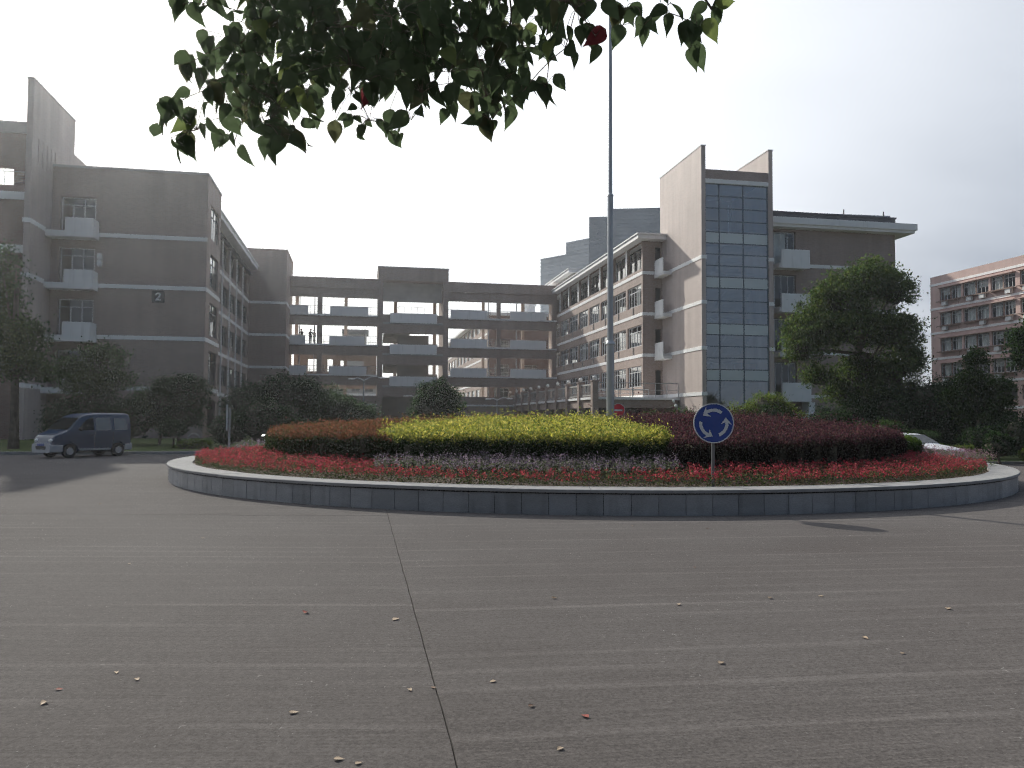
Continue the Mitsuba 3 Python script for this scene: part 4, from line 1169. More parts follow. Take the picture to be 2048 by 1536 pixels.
# ------------------------------------------------------------------ vehicles
def car(name, label, cat_, pos, heading, L, hw0, top, zb, belt, tumble, axles, r, sides, shields, paint, scale):
    """A car body lofted from cross sections, wheel arches cut out, with glass, lamps, bumpers, mirrors and wheels as parts. x runs from the nose to the tail."""
    tx, tz_ = np.array(top).T
    zt = lambda x: np.interp(x, tx, tz_)
    end = lambda x: 1 - 0.17 * np.clip(1 - x / 0.5, 0, 1) ** 2 - 0.08 * np.clip(1 - (L - x) / 0.35, 0, 1) ** 2

    def hw(x, z):
        zz = np.clip((np.asarray(z, float) - belt) / 0.8, 0, 1.2)
        low = np.clip((0.55 - np.asarray(z, float)) / 0.4, 0, 1)
        return hw0 * end(x) * (1 - tumble * zz ** 1.25 - 0.05 * low ** 2)

    h = np.array([math.cos(heading), math.sin(heading)]); n = np.array([-h[1], h[0]])

    def put(m):
        v = np.asarray(m[0], float) * scale
        d = -(v[:, 0] - L * scale / 2)
        w = np.c_[pos[0] + d * h[0] + v[:, 1] * n[0], pos[1] + d * h[1] + v[:, 1] * n[1], v[:, 2] + float(G(*pos))]
        t = trimesh.Trimesh(w, m[1], process=False)
        return w, np.asarray(m[1])[:, ::-1]

    def loft(xs, ztop, zbot, grow=0.0, K=9):
        ring_, f = [], []
        for x in xs:
            a, b = zbot(x), max(ztop(x), zbot(x) + 0.06)
            zs = np.linspace(a + 0.04, b - min(0.07, 0.3 * (b - a)), K)
            half = [(0, a), (hw(x, a) - 0.07, a)] + [(hw(x, z), z) for z in zs] + [(hw(x, b) * 0.955, b - 0.022), (hw(x, b) * 0.86, b), (hw(x, b) * 0.5, b + 0.012)]
            half = [(y + grow if y > 0 else y, z) for y, z in half]
            ring_.append([(x, y, z) for y, z in half] + [(x, 0, b + 0.018)] + [(x, -y, z) for y, z in half[:0:-1]])
        m = len(ring_[0])
        v = np.array(ring_).reshape(-1, 3)
        for i in range(len(xs) - 1):
            for j in range(m):
                p, q = i * m + j, i * m + (j + 1) % m
                f += [[p, q, q + m], [p, q + m, p + m]]
        c0, c1 = len(v), len(v) + 1
        v = np.vstack([v, v[:m].mean(0), v[-m:].mean(0)])
        for j in range(m):
            f += [[c0, (j + 1) % m, j], [c1, (len(xs) - 1) * m + j, (len(xs) - 1) * m + (j + 1) % m]]
        return v, np.array(f)

    t = thing(name, label, cat_)
    xs = np.unique(np.r_[np.linspace(0, 0.6, 13), np.linspace(0.6, L - 0.3, 34), np.linspace(L - 0.3, L, 8)])
    b = loft(xs, zt, lambda x: zb)
    mf = m3.Manifold(m3.Mesh(vert_properties=np.array(b[0], np.float32), tri_verts=np.array(b[1], np.uint32)))
    if mf.volume() < 0 or mf.is_empty():
        mf = m3.Manifold(m3.Mesh(vert_properties=np.array(b[0], np.float32), tri_verts=np.array(b[1][:, ::-1], np.uint32)))
    for ax_ in axles:
        for s in (-1, 1):
            c = m3.Manifold.cylinder(0.34, r + 0.07, r + 0.07, 32).rotate([90, 0, 0]).translate([ax_, s * hw0 + 0.17, r])
            mf = mf - c
    mm = mf.to_mesh()
    part(t, 'body', put((mm.vert_properties[:, :3], mm.tri_verts)), paint, smooth=35)

    def side_panel(poly, s, o):
        p = sg.Polygon(poly)
        p = p.buffer(-0.04).buffer(0.04, 6) if p.buffer(-0.1).area > 0 else p
        g = trimesh.creation.triangulate_polygon(p, engine='earcut')
        v, f = trimesh.remesh.subdivide_to_size(np.c_[g[0], np.zeros(len(g[0]))], g[1], 0.12, max_iter=10)
        y = hw(v[:, 0], v[:, 1]) + o
        return np.c_[v[:, 0], s * y, v[:, 1]], f if s > 0 else f[:, ::-1]

    for s in (1, -1):
        for poly, mat in sides:
            part(t, 'side_window', put(side_panel(poly, s, 0.006)), mat)
        for x in [p[0][0][0] - 0.07 for p in sides[1:]]:
            part(t, 'door_seam', put(side_panel([(x, zb + 0.1), (x + 0.02, zb + 0.1), (x + 0.02, belt + 0.02), (x, belt + 0.02)], s, 0.003)), 'joint_dark')
        part(t, 'sill_strip', put(side_panel([(axles[0] + r + 0.1, zb + 0.02), (axles[1] - r - 0.1, zb + 0.02), (axles[1] - r - 0.1, zb + 0.10), (axles[0] + r + 0.1, zb + 0.10)], s, 0.012)), 'grey_plastic')
        mx = sides[0][0][0][0] + 0.10
        mir = part(t, 'mirror', put(ball((mx, s * (hw(mx, belt) + 0.10), belt + 0.13), 0.1, (0.55, 0.9, 0.75))), paint if paint != 'blue_paint' else 'black_plastic', smooth=True)
        part(t, 'headlight', put(ball((0.10, s * hw0 * 0.66, zt(0.06) - 0.10), 0.16, (0.75, 0.95, 0.55))), 'lens_clear', smooth=True)
        part(t, 'tail_light', put(cbx(L - 0.10, L + 0.012, s * hw0 * 0.82 - 0.07, s * hw0 * 0.82 + 0.07, belt - 0.25, belt + 0.12, 0.02)), 'lens_red')
        part(t, 'door_handle', put(cbx(sides[0][0][-1][0] - 0.2, sides[0][0][-1][0] - 0.06, s * hw0 - 0.01 if s > 0 else s * hw0 - 0.025, s * hw0 + 0.025 if s > 0 else s * hw0 + 0.01, belt - 0.13, belt - 0.10, 0.006)), 'black_plastic')
    for nm, x0, x1, w in shields:
        xx, q = np.meshgrid(np.linspace(x0, x1, 9), np.linspace(-1, 1, 9), indexing='ij')
        z = zt(xx)
        nz = np.gradient(zt(np.linspace(x0, x1, 9)), np.linspace(x0, x1, 9))[:, None] * np.ones((1, 9))
        y = q * hw(xx, z) * w
        v = np.c_[(xx - 0.012 * np.sign(nz)).ravel(), y.ravel(), (z + 0.022).ravel()]
        i, j = np.meshgrid(np.arange(8), np.arange(8), indexing='ij')
        k = np.stack([i * 9 + j, (i + 1) * 9 + j, (i + 1) * 9 + j + 1, i * 9 + j + 1], -1).reshape(-1, 4)
        part(t, nm, put((v, np.vstack([k[:, [0, 1, 2]], k[:, [0, 2, 3]]]))), 'car_glass', smooth=True)
    fb = loft(np.linspace(-0.07, 0.40, 8), lambda x: 0.60, lambda x: zb - 0.05, 0.012)
    part(t, 'front_bumper', put(fb), 'grey_plastic' if paint == 'blue_paint' else paint, smooth=40)
    rb = loft(np.linspace(L - 0.3, L + 0.06, 6), lambda x: 0.58, lambda x: zb - 0.03, 0.012)
    part(t, 'rear_bumper', put(rb), 'grey_plastic' if paint == 'blue_paint' else paint, smooth=40)
    part(t, 'grille', put(cbx(-0.085, -0.06, -0.34, 0.34, 0.36, 0.50, 0.008)), 'black_plastic')
    part(t, 'number_plate', put(cbx(-0.095, -0.06, -0.22, 0.22, 0.51, 0.60, 0.004)), 'sign_blue')
    part(t, 'underbody', put(bx(0.35, L - 0.35, -hw0 * 0.8, hw0 * 0.8, 0.2, zb + 0.02)), 'black_plastic')
    for ax_ in axles:
        for s in (1, -1):
            prof = [(r - 0.13, -0.085), (r - 0.02, -0.085), (r, -0.06), (r, 0.06), (r - 0.02, 0.085), (r - 0.13, 0.085)]
            v, f = lathe(prof + prof[:1], (0, 0, 0), 32)
            v = np.c_[v[:, 0], v[:, 2], v[:, 1]]
            yc = s * (hw0 - 0.10)
            wk = part(t, 'wheel', put((v + [ax_, yc, r], f)), 'rubber', smooth=40)
            rv = [(bx(-0.02, 0.02, 0, 0.012, 0.03, r - 0.14))[0]]
            sp_ = []
            for k in range(6):
                a = k * PI / 3
                c_, s_ = math.cos(a), math.sin(a)
                w = rv[0]
                sp_.append((np.c_[w[:, 0] * c_ - w[:, 2] * s_, w[:, 1] * 1.0 + 0.055, w[:, 0] * s_ + w[:, 2] * c_], BF))
            d_, df = lathe([(0, 0.04), (r - 0.125, 0.04), (r - 0.125, 0.075), (r - 0.15, 0.05), (0.05, 0.05), (0.04, 0.075), (0, 0.08)], (0, 0, 0), 24)
            rim_ = cat([(np.c_[d_[:, 0], d_[:, 2], d_[:, 1]], df)] + sp_)
            part(wk, 'rim', put((rim_[0] * [1, s, 1] + [ax_, yc, r], rim_[1])), 'alloy', smooth=40)
    return t


van_top = [(0, .60), (.03, .76), (.10, .90), (.25, 1.0), (.45, 1.07), (.60, 1.12), (1.22, 1.67), (1.40, 1.77), (1.7, 1.83), (2.2, 1.86), (3.5, 1.86), (3.64, 1.81), (3.70, 1.66)]
car('van', 'small dark blue van with pale bumper parked on the road at the left', 'van', (-17.2, 32.2), math.radians(241), 3.5, 0.74, [(x * 3.5 / 3.7, z) for x, z in van_top], 0.28, 1.05, 0.17, (0.72, 2.90), 0.285,
    [([(1.00, 1.14), (1.36, 1.52), (1.62, 1.66), (1.74, 1.66), (1.74, 1.14)], 'car_glass'), ([(1.84, 1.13), (1.84, 1.66), (2.50, 1.66), (2.54, 1.13)], 'shaded_glass'), ([(2.68, 1.14), (2.68, 1.65), (3.22, 1.63), (3.32, 1.14)], 'shaded_glass')],
    [('windshield', 0.61, 1.12, 0.92)], 'blue_paint', 0.94)
sed_top = [(0, .52), (.04, .62), (.15, .70), (.6, .80), (1.15, .88), (1.30, .92), (2.05, 1.32), (2.3, 1.37), (2.75, 1.38), (3.1, 1.34), (3.75, 1.03), (3.9, .99), (4.35, .95), (4.45, .72)]
car('car', 'white saloon car seen behind the pinkish flowers at the right', 'car', (17.0, 34.2), math.atan2(-0.86, 0.51), 4.45, 0.85, sed_top, 0.26, 0.90, 0.24, (0.85, 3.5), 0.30,
    [([(1.72, 0.93), (2.16, 1.24), (2.50, 1.30), (2.56, 0.93)], 'car_glass'), ([(2.64, 0.93), (2.64, 1.30), (2.95, 1.29), (3.40, 1.10), (3.45, 0.95)], 'car_glass')],
    [('windshield', 1.36, 2.02, 0.92), ('rear_window', 3.12, 3.72, 0.9)], 'white_car_paint', 0.92)


# ------------------------------------------------------------------ people on the third floor walkway
def capsules(bones, sub=10):
    out = None
    for a, b, ra, rb in bones:
        h = m3.Manifold.batch_hull([m3.Manifold.sphere(ra, sub).translate(list(map(float, a))), m3.Manifold.sphere(rb, sub).translate(list(map(float, b)))])
        out = h if out is None else out + h
    return out


def person(label, pos, face, shirt, trousers, lean, arm_out, knee):
    """A standing figure about 1.68 m tall in the pose given; parts: body, shirt, trousers, hair, shoes."""
    t = thing('person', label, 'person')
    hip, sh = np.array([0, 0, 0.90]), np.array([0, lean, 1.38])
    neck, head = sh + [0, lean * 0.12, 0.07], sh + [0, lean * 0.35 + 0.02, 0.215]
    bones, shirt_b, trs_b, shoes = [], [], [], []
    bones += [(hip + [0, 0, 0.05], (hip + sh) / 2 + [0, 0, 0.08], 0.13, 0.125), ((hip + sh) / 2 + [0, 0, 0.08], sh - [0, 0, 0.06], 0.125, 0.13), (sh - [0.12, 0, 0.04], sh + [0.12, 0, -0.04], 0.075, 0.075), (sh, neck + [0, 0, 0.05], 0.055, 0.05)]
    bones += [(head + [0, -0.01, 0.02], head + [0, 0.03, -0.03], 0.094, 0.068), (head + [0, 0.07, -0.005], head + [0, 0.105, -0.02], 0.018, 0.014), (head + [-0.09, 0, 0], head + [-0.098, 0, 0.02], 0.02, 0.02), (head + [0.09, 0, 0], head + [0.098, 0, 0.02], 0.02, 0.02), (head + [-0.02, 0.085, -0.055], head + [0.02, 0.085, -0.055], 0.012, 0.012)]
    shirt_b += [(hip + [0, 0, 0.02], (hip + sh) / 2 + [0, 0, 0.08], 0.148, 0.140), ((hip + sh) / 2 + [0, 0, 0.08], sh - [0, 0, 0.06], 0.140, 0.143), (sh - [0.13, 0, 0.045], sh + [0.13, 0, -0.045], 0.083, 0.083)]
    for s in (-1, 1):
        hp_, kn, an = hip + [0.09 * s, 0, -0.02], np.array([0.10 * s, knee * (1 if s > 0 else -0.2), 0.48]), np.array([0.10 * s, knee * (0.4 if s > 0 else -0.5), 0.08])
        bones += [(hp_, kn, 0.082, 0.052), (kn, an, 0.054, 0.036), (an - [0, 0.02, 0.03], an + [0, 0.13, -0.045], 0.04, 0.03)]
        trs_b += [(hp_ + [0, 0, 0.06], kn, 0.10, 0.066), (kn, an + [0, 0, 0.02], 0.068, 0.056)]
        shoes += [(an - [0, 0.03, 0.035], an + [0, 0.14, -0.045], 0.045, 0.036)]
        S0 = sh + [0.185 * s, 0, -0.05]
        E0 = S0 + np.array([0.05 * s, arm_out * 0.16, -0.25])
        W0 = E0 + np.array([-0.06 * s, arm_out * 0.24 + 0.03, -0.08 - 0.14 * (1 - arm_out)])
        bones += [(S0, E0, 0.048, 0.038), (E0, W0, 0.038, 0.026)]
        shirt_b += [(S0, S0 + (E0 - S0) * 0.75, 0.062, 0.055)]
        d = (W0 - E0) / np.linalg.norm(W0 - E0)
        x_ = np.array([1.0, 0, 0]); y_ = np.cross(d, x_)
        bones += [(W0, W0 + d * 0.07, 0.026, 0.034)]
        for q, l_ in ((-0.03, 0.060), (-0.01, 0.072), (0.01, 0.068), (0.03, 0.052)):
            k0 = W0 + d * 0.085 + x_ * q
            k1 = k0 + d * l_ * 0.5
            bones += [(k0, k1, 0.0095, 0.009), (k1, k1 + d * l_ * 0.4 + y_ * 0.016, 0.009, 0.008)]
        th_ = W0 + d * 0.03 - x_ * 0.03 * s
        bones += [(th_, th_ + d * 0.04 - x_ * 0.025 * s, 0.011, 0.0095)]
    trs_b += [(hip - [0.05, 0, 0.0], hip + [0.05, 0, 0.0], 0.125, 0.125)]
    c, s_ = math.cos(face), math.sin(face)
    for nm, bn, mat in (('body', bones, 'skin'), ('shirt', shirt_b, shirt), ('trousers', trs_b, trousers), ('shoes', shoes, 'cloth_dark'), ('hair', [(head + [0, -0.022, 0.04], head + [0, -0.03, -0.02], 0.104, 0.085)], 'hair_black')):
        mm = capsules(bn).to_mesh()
        v = mm.vert_properties[:, :3].astype(float)
        w = np.c_[pos[0] + v[:, 0] * c - v[:, 1] * s_, pos[1] + v[:, 0] * s_ + v[:, 1] * c, pos[2] + v[:, 2]]
        part(t, nm, (w, mm.tri_verts), mat, smooth=True)


zf = 10.27 + 0.05
person('person in dark clothes leaning out over the railing left of the column', (*xy(-5.95, vB + 0.42), zf), PI + TH + 0.25, 'cloth_dark', 'cloth_denim', 0.16, 1.0, 0.05)
person('person in maroon top standing sideways close to the left column', (*xy(-5.48, vB + 0.75), zf), PI / 2 + TH, 'cloth_maroon', 'cloth_dark', 0.03, 0.25, 0.12)
person('person half hidden behind the white parapet at the left end', (*xy(-6.95, vB + 0.40), zf), PI + TH - 0.2, 'cloth_dark', 'cloth_dark', 0.12, 0.9, 0.05)

# ------------------------------------------------------------------ trees and shrubs
tree('tree', 'tall dark tree with straight trunk at the far left edge', 'tree', -22.9, 36.8, [(-1.9, 0, 6.9, 1.7, 1.9, 1.7), (-0.2, 0.3, 5.3, 1.2, 1.4, 1.1), (-0.9, -0.4, 4.5, 1.6, 1.6, 1.2), (-0.9, 0.2, 8.5, 0.7, 0.9, 1.1), (0.3, 0, 3.8, 1.1, 1.2, 0.8)], 430, 34, 0.13, 0.30, 'mid', 101, 0.17, 7.5, core=0.5)
tree('tree', 'small loose tree before the brick end wall behind the van', 'tree', -22.2, 42.0, [(-0.8, 0, 3.9, 1.1, 1.2, 0.9), (0.6, 0.2, 4.6, 1.0, 1.1, 0.8), (0.2, -0.3, 3.2, 1.4, 1.3, 0.8), (1.3, 0.2, 3.5, 0.9, 1.0, 0.7)], 250, 30, 0.11, 0.30, 'mid', 102, 0.10, 4.2, core=0.42)
tree('tree', 'dense twin headed dark green tree right of the van', 'tree', -17.6, 42.5, [(-0.75, 0, 2.65, 0.85, 0.95, 1.05), (0.45, 0, 2.75, 1.0, 1.0, 1.15), (0.1, 0, 1.7, 1.1, 1.1, 0.9)], 420, 36, 0.085, 0.17, 'dark', 103, 0.09, 1.5, core=0.8, limbs=False)
tree('shrub', 'dark leafy shrub directly behind the van', 'shrub', -21.4, 41.0, [(-1.4, 0, 1.4, 1.3, 1.1, 1.2), (0.2, 0.2, 1.7, 1.4, 1.2, 1.4), (1.6, 0, 1.3, 1.2, 1.1, 1.2)], 330, 34, 0.09, 0.2, 'dark', 104, 0.06, 1.0, core=0.8, limbs=False)
tree('shrub', 'tall olive green shrub between the van and the twin headed tree', 'shrub', -19.3, 44.0, [(-0.9, 0, 1.7, 1.2, 1.1, 1.5), (0.6, 0, 2.0, 1.1, 1.1, 1.6), (0.2, 0.3, 3.0, 0.8, 0.8, 0.8)], 330, 34, 0.09, 0.22, 'mid', 105, 0.07, 1.4, core=0.7, limbs=False)
tree('ball_shrub', 'clipped ball shrub on a short trunk left of the garden hoop', 'shrub', -16.4, 38.8, [(0, 0, 0.98, 0.62, 0.62, 0.48)], 170, 34, 0.06, 0.08, 'dark', 106, 0.05, 0.9, core=0.85, limbs=False)
tree('shrub', 'wide dark shrub behind the slim signboard', 'shrub', -13.2, 40.5, [(-1.1, 0, 0.9, 1.0, 0.9, 0.9), (0.6, 0.3, 1.35, 1.3, 1.1, 1.3), (1.9, 0, 1.0, 1.1, 1.0, 1.0)], 330, 36, 0.085, 0.18, 'dark', 107, 0, core=0.85)
tree('low_hedge', 'low clipped lime hedge block beside the garden hoop', 'hedge', -14.9, 37.9, [(-0.5, 0, 0.28, 0.5, 0.3, 0.26), (0.2, 0, 0.28, 0.5, 0.3, 0.26)], 110, 36, 0.05, 0.07, 'lime', 108, 0, core=0.85)
tree('tree', 'bushy dark tree before the courtyard facade of the left wing', 'tree', -17.6, 57.5, [(-1.4, 0, 2.5, 1.7, 1.6, 1.6), (0.9, 0.4, 3.4, 1.5, 1.5, 1.4), (-0.3, 0, 1.6, 2.0, 1.7, 1.4)], 330, 30, 0.13, 0.3, 'dark', 109, 0.12, 2.6, core=0.75)
tree('tree', 'rounded dark tree left of the column on the walkway ground floor', 'tree', -14.6, 58.5, [(-0.6, 0, 3.2, 1.5, 1.5, 1.3), (1.1, 0, 2.4, 1.6, 1.5, 1.4), (0.2, 0.5, 1.5, 2.0, 1.7, 1.3)], 330, 30, 0.13, 0.3, 'dark', 110, 0.12, 2.4, core=0.75)
tree('tree', 'low spreading dark tree at the left before the walkway', 'tree', -11.6, 56.0, [(-0.8, 0, 2.0, 1.5, 1.4, 1.3), (0.9, 0.2, 1.5, 1.4, 1.3, 1.2)], 270, 30, 0.12, 0.28, 'dark', 111, 0.10, 1.8, core=0.75)
tree('tree', 'round evergreen tree standing before the stair bay of the walkway', 'tree', -5.65, 60.0, [(0, 0, 2.15, 2.05, 2.0, 1.9), (0.15, 0, 3.3, 1.3, 1.3, 1.25), (-0.3, 0, 1.2, 1.95, 1.9, 1.1)], 620, 34, 0.11, 0.2, 'dark', 112, 0.12, 2.0, core=0.85, limbs=False)
tree('shrub', 'broad yellow green bush at the foot of the stair tower', 'shrub', 14.3, 45.5, [(-1.2, 0, 1.5, 1.1, 1.1, 1.1), (0.3, 0.2, 1.9, 1.4, 1.2, 1.35), (1.6, 0.3, 1.3, 1.0, 1.0, 1.0)], 420, 36, 0.075, 0.16, 'lime', 113, 0, core=0.85)
tree('ball_shrub', 'dark clipped ball shrub before the yellow green bush', 'shrub', 14.0, 43.2, [(0, 0, 1.45, 0.75, 0.75, 0.98)], 190, 36, 0.06, 0.08, 'dark', 114, 0, core=0.88)
tree('shrub', 'loose low shrub under the terrace edge left of the stair tower', 'shrub', 10.6, 53.5, [(-1.2, 0, 1.2, 1.1, 0.9, 0.9), (0.8, 0, 1.35, 1.2, 0.9, 1.0), (2.0, 0, 1.1, 0.8, 0.8, 0.9)], 200, 30, 0.09, 0.22, 'mid', 115, 0, core=0.55)
CAM = [(-1.1, 0, 8.9, 1.8, 1.9, 1.6), (0.8, 0.3, 10.0, 1.7, 1.9, 1.5), (2.2, 0, 9.3, 1.2, 1.5, 1.3), (-2.6, 0.2, 7.2, 1.7, 1.7, 1.6), (-3.4, -0.2, 5.9, 1.15, 1.3, 1.3), (-0.4, -0.8, 6.9, 1.9, 1.7, 1.6), (1.7, -0.4, 7.0, 1.7, 1.7, 1.5), (2.9, 0.2, 5.9, 0.8, 0.9, 0.9), (3.4, 0, 5.2, 0.55, 0.7, 0.6), (1.9, -0.3, 4.7, 1.5, 1.4, 1.4), (-2.4, -0.3, 4.3, 1.0, 1.0, 0.9), (0.2, 0.3, 4.6, 1.6, 1.4, 1.3), (2.8, 0.2, 7.6, 0.6, 0.8, 0.6), (2.4, 0, 3.4, 1.1, 1.1, 1.1), (0.3, -0.2, 3.0, 1.4, 1.2, 1.2), (-1.0, 0, 3.4, 1.1, 1.0, 0.9)]
tree('camphor_tree', 'big spreading camphor tree before the right end of the office block', 'tree', 20.4, 47.0, CAM, 1350, 30, 0.125, 0.26, 'camphor', 116, 0.24, 8.5, core=0.5)
tree('tree', 'dark bushy tree directly right of the camphor trunk', 'tree', 22.6, 45.0, [(-1.0, 0, 2.0, 1.5, 1.3, 1.6), (0.9, 0.2, 2.5, 1.4, 1.3, 1.7), (0.2, 0, 1.2, 2.2, 1.5, 1.2)], 420, 32, 0.11, 0.24, 'dark', 117, 0.1, 2.0, core=0.8, limbs=False)
tree('shrub', 'dark shrub filling the space left of the camphor trunk', 'shrub', 18.3, 44.5, [(-0.7, 0, 1.3, 1.2, 1.1, 1.3), (1.0, 0.2, 1.6, 1.2, 1.1, 1.5)], 300, 34, 0.095, 0.2, 'dark', 118, 0, core=0.82)
tree('tree', 'dense dark tree before the left corner of the pink dormitory', 'tree', 25.6, 46.0, [(-1.5, 0, 2.5, 1.5, 1.4, 1.7), (0.3, 0, 2.9, 1.6, 1.5, 1.5), (0.6, 0, 1.3, 2.2, 1.6, 1.3)], 430, 32, 0.11, 0.24, 'dark', 119, 0.1, 2.2, core=0.8, limbs=False)
tree('slender_tree', 'slender sparse tree with pale trunk before the pink dormitory', 'tree', 24.4, 42.0, [(0, 0, 5.0, 0.5, 0.55, 0.75), (-0.1, 0, 3.9, 0.85, 0.8, 0.7), (-0.8, 0.2, 3.0, 0.85, 0.8, 0.6), (0.9, 0, 2.8, 0.9, 0.8, 0.75), (1.4, 0, 3.7, 0.5, 0.5, 0.5), (0.3, 0, 2.2, 1.2, 1.0, 0.7)], 330, 24, 0.11, 0.22, 'mid', 120, 0.07, 4.8, core=0.35, bark='pale_bark')
tree('tree', 'leaning dark tree cut off by the right edge', 'tree', 26.0, 38.0, [(-0.9, 0, 5.6, 1.3, 1.3, 1.1), (0.7, 0.2, 6.9, 1.4, 1.4, 1.3), (-1.3, 0, 4.7, 0.8, 0.9, 0.7), (1.0, 0, 5.2, 1.3, 1.3, 1.3), (0.9, 0, 3.2, 1.0, 1.1, 1.2), (0.2, 0.2, 1.9, 1.2, 1.1, 1.0)], 560, 30, 0.12, 0.24, 'dark', 121, 0.13, 6.4, lean=(-0.2, 0), core=0.55)
tree('ball_shrub', 'dark clipped ball shrub on the lawn right of the white car', 'shrub', 21.2, 34.9, [(0, 0, 0.78, 0.62, 0.62, 0.6)], 190, 36, 0.06, 0.07, 'dark', 122, 0.05, 0.6, core=0.88, limbs=False)
tree('ball_shrub', 'dark rounded shrub half hidden behind the white car bonnet', 'shrub', 19.6, 38.2, [(0, 0, 0.8, 0.8, 0.7, 0.62)], 170, 36, 0.07, 0.08, 'dark', 123, 0, core=0.88)
tree('shrub', 'olive shrub behind the roof of the white car', 'shrub', 17.6, 38.5, [(-0.7, 0, 1.0, 0.8, 0.7, 0.75), (0.5, 0, 1.1, 0.9, 0.7, 0.75)], 220, 36, 0.07, 0.12, 'mid', 124, 0, core=0.85)
tree('low_hedge', 'low lime green hedge strip left of the ball shrub on the right lawn', 'hedge', 20.6, 36.9, [(-0.7, 0, 0.45, 0.6, 0.35, 0.3), (0.2, 0, 0.48, 0.6, 0.35, 0.3)], 150, 36, 0.055, 0.07, 'lime', 125, 0, core=0.85)
tree('low_hedge', 'low lime green hedge strip at the right edge', 'hedge', 23.4, 34.6, [(-0.9, 0, 0.42, 0.6, 0.35, 0.3), (0.0, 0, 0.45, 0.65, 0.35, 0.32), (0.9, 0, 0.45, 0.6, 0.35, 0.3)], 190, 36, 0.055, 0.07, 'lime', 126, 0, core=0.85)
tree('shrub', 'dark shrub mass behind the right lawn hedge', 'shrub', 23.6, 37.6, [(-1.6, 0, 0.9, 0.9, 0.8, 0.8), (0.2, 0, 1.1, 1.1, 0.9, 1.0), (1.8, 0, 1.2, 1.1, 0.9, 1.1)], 300, 34, 0.08, 0.16, 'dark', 127, 0, core=0.82)

# the avenue behind the camera, mirrored in the low panes of the stair tower
for i, tx_ in enumerate((-34, -20, -7, 7.5, 21, 35)):
    side = ('leftmost', 'second from left', 'third from left', 'third from right', 'second from right', 'rightmost')[i]
    tree('avenue_tree', f'{side} broad tree of the row across the road behind the viewer', 'tree', tx_, -19.0 + (i % 2), [(0, 0, 9.5, 4.6, 3.6, 3.6), (-2.6, 0, 6.6, 3.6, 3.2, 2.6), (2.6, 0.4, 6.9, 3.6, 3.2, 2.6), (0, 0, 4.0, 3.4, 3.0, 1.6)], 260, 26, 0.36, 0.7, 'dark', 140 + i, 0.28, 8.0, core=0.6, group=None)

# ------------------------------------------------------------------ the tree whose branch hangs over the camera
OT = thing('overhanging_tree', 'leafy branch with broad pointed leaves hanging in from the top', 'tree')
rngO = np.random.default_rng(41)
CL = [(-1.23, 4.13, 3.64, 7), (-1.14, 4.46, 3.75, 7), (0.08, 3.98, 3.79, 7), (-0.13, 3.9, 3.69, 7), (0.23, 3.44, 3.44, 7), (-0.85, 3.91, 3.72, 7), (-1.29, 3.9, 3.16, 7), (0.12, 4.26, 3.83, 7), (-1.26, 3.95, 3.29, 7), (-0.52, 3.32, 3.3, 7), (-1.59, 4.49, 3.33, 7), (-1.43, 4.07, 3.32, 7), (-0.03, 4.24, 3.91, 7), (-0.02, 4.22, 3.72, 7), (-0.2, 4.13, 3.49, 7), (-0.67, 3.93, 3.44, 7), (-1.22, 3.81, 3.44, 7), (-0.78, 4.12, 3.89, 7), (-0.93, 4.04, 3.48, 7), (-1.1, 4.25, 3.93, 7), (-0.08, 4.19, 3.48, 7), (-1.38, 3.57, 3.09, 7), (-1.55, 4.42, 3.96, 7), (-1.09, 3.47, 2.89, 7), (-0.41, 3.64, 3.26, 7), (-0.54, 3.94, 3.34, 7), (-0.47, 3.89, 3.53, 7), (-0.4, 4.42, 3.71, 7), (-1.1, 4.0, 3.25, 7), (-0.29, 3.54, 3.16, 7), (-0.33, 4.11, 3.85, 7), (-0.78, 3.91, 3.45, 7), (-0.55, 4.19, 3.89, 7), (-1.33, 4.08, 3.86, 7), (-0.78, 3.53, 3.36, 7), (-1.2, 4.17, 3.9, 7), (-1.01, 3.64, 3.26, 7), (-1.48, 3.68, 2.94, 7), (-1.04, 4.23, 3.35, 7), (-0.24, 4.13, 3.68, 7), (-0.56, 3.86, 3.47, 7), (-0.84, 4.29, 3.83, 7), (0.34, 3.82, 3.73, 7), (-0.74, 4.24, 3.86, 7), (-1.45, 4.03, 3.41, 7), (-0.6, 3.49, 3.12, 7), (-0.65, 4.07, 3.9, 7), (-1.26, 3.79, 3.52, 7), (-1.07, 3.6, 3.02, 7), (-0.83, 4.0, 3.26, 7), (-0.42, 3.6, 3.09, 7), (-0.15, 4.03, 3.57, 7), (-1.1, 4.38, 3.55, 7), (-0.72, 3.47, 3.16, 7), (-0.15, 4.02, 3.86, 7), (-0.13, 3.88, 3.19, 7), (-0.4, 4.34, 3.82, 7), (-1.35, 4.35, 3.89, 7), (0.2, 3.65, 3.66, 7), (0.04, 4.37, 3.67, 7), (-0.9, 3.47, 3.38, 7), (-1.34, 3.83, 3.42, 7), (-1.54, 3.5, 2.96, 4), (-1.57, 3.67, 2.88, 3), (-1.46, 3.46, 3.42, 4), (-1.4, 3.52, 3.45, 4), (-1.55, 3.74, 3.28, 3), (-1.38, 3.9, 2.96, 3), (-1.01, 3.42, 2.81, 3), (-0.71, 3.89, 3.07, 7), (-0.46, 3.54, 2.94, 1), (-0.59, 3.86, 2.98, 1), (-0.11, 3.61, 2.97, 4), (0.16, 3.89, 3.24, 4), (0.23, 3.49, 3.25, 3), (0.36, 3.46, 3.29, 2), (0.55, 3.87, 3.62, 5), (0.6, 3.65, 3.43, 4), (0.67, 3.48, 3.41, 5), (0.81, 3.46, 3.32, 5), (1.01, 3.99, 3.69, 4), (0.79, 3.5, 3.26, 2), (0.27, 3.41, 3.39, 6), (0.17, 3.75, 3.56, 6), (0.03, 3.57, 3.07, 3)]


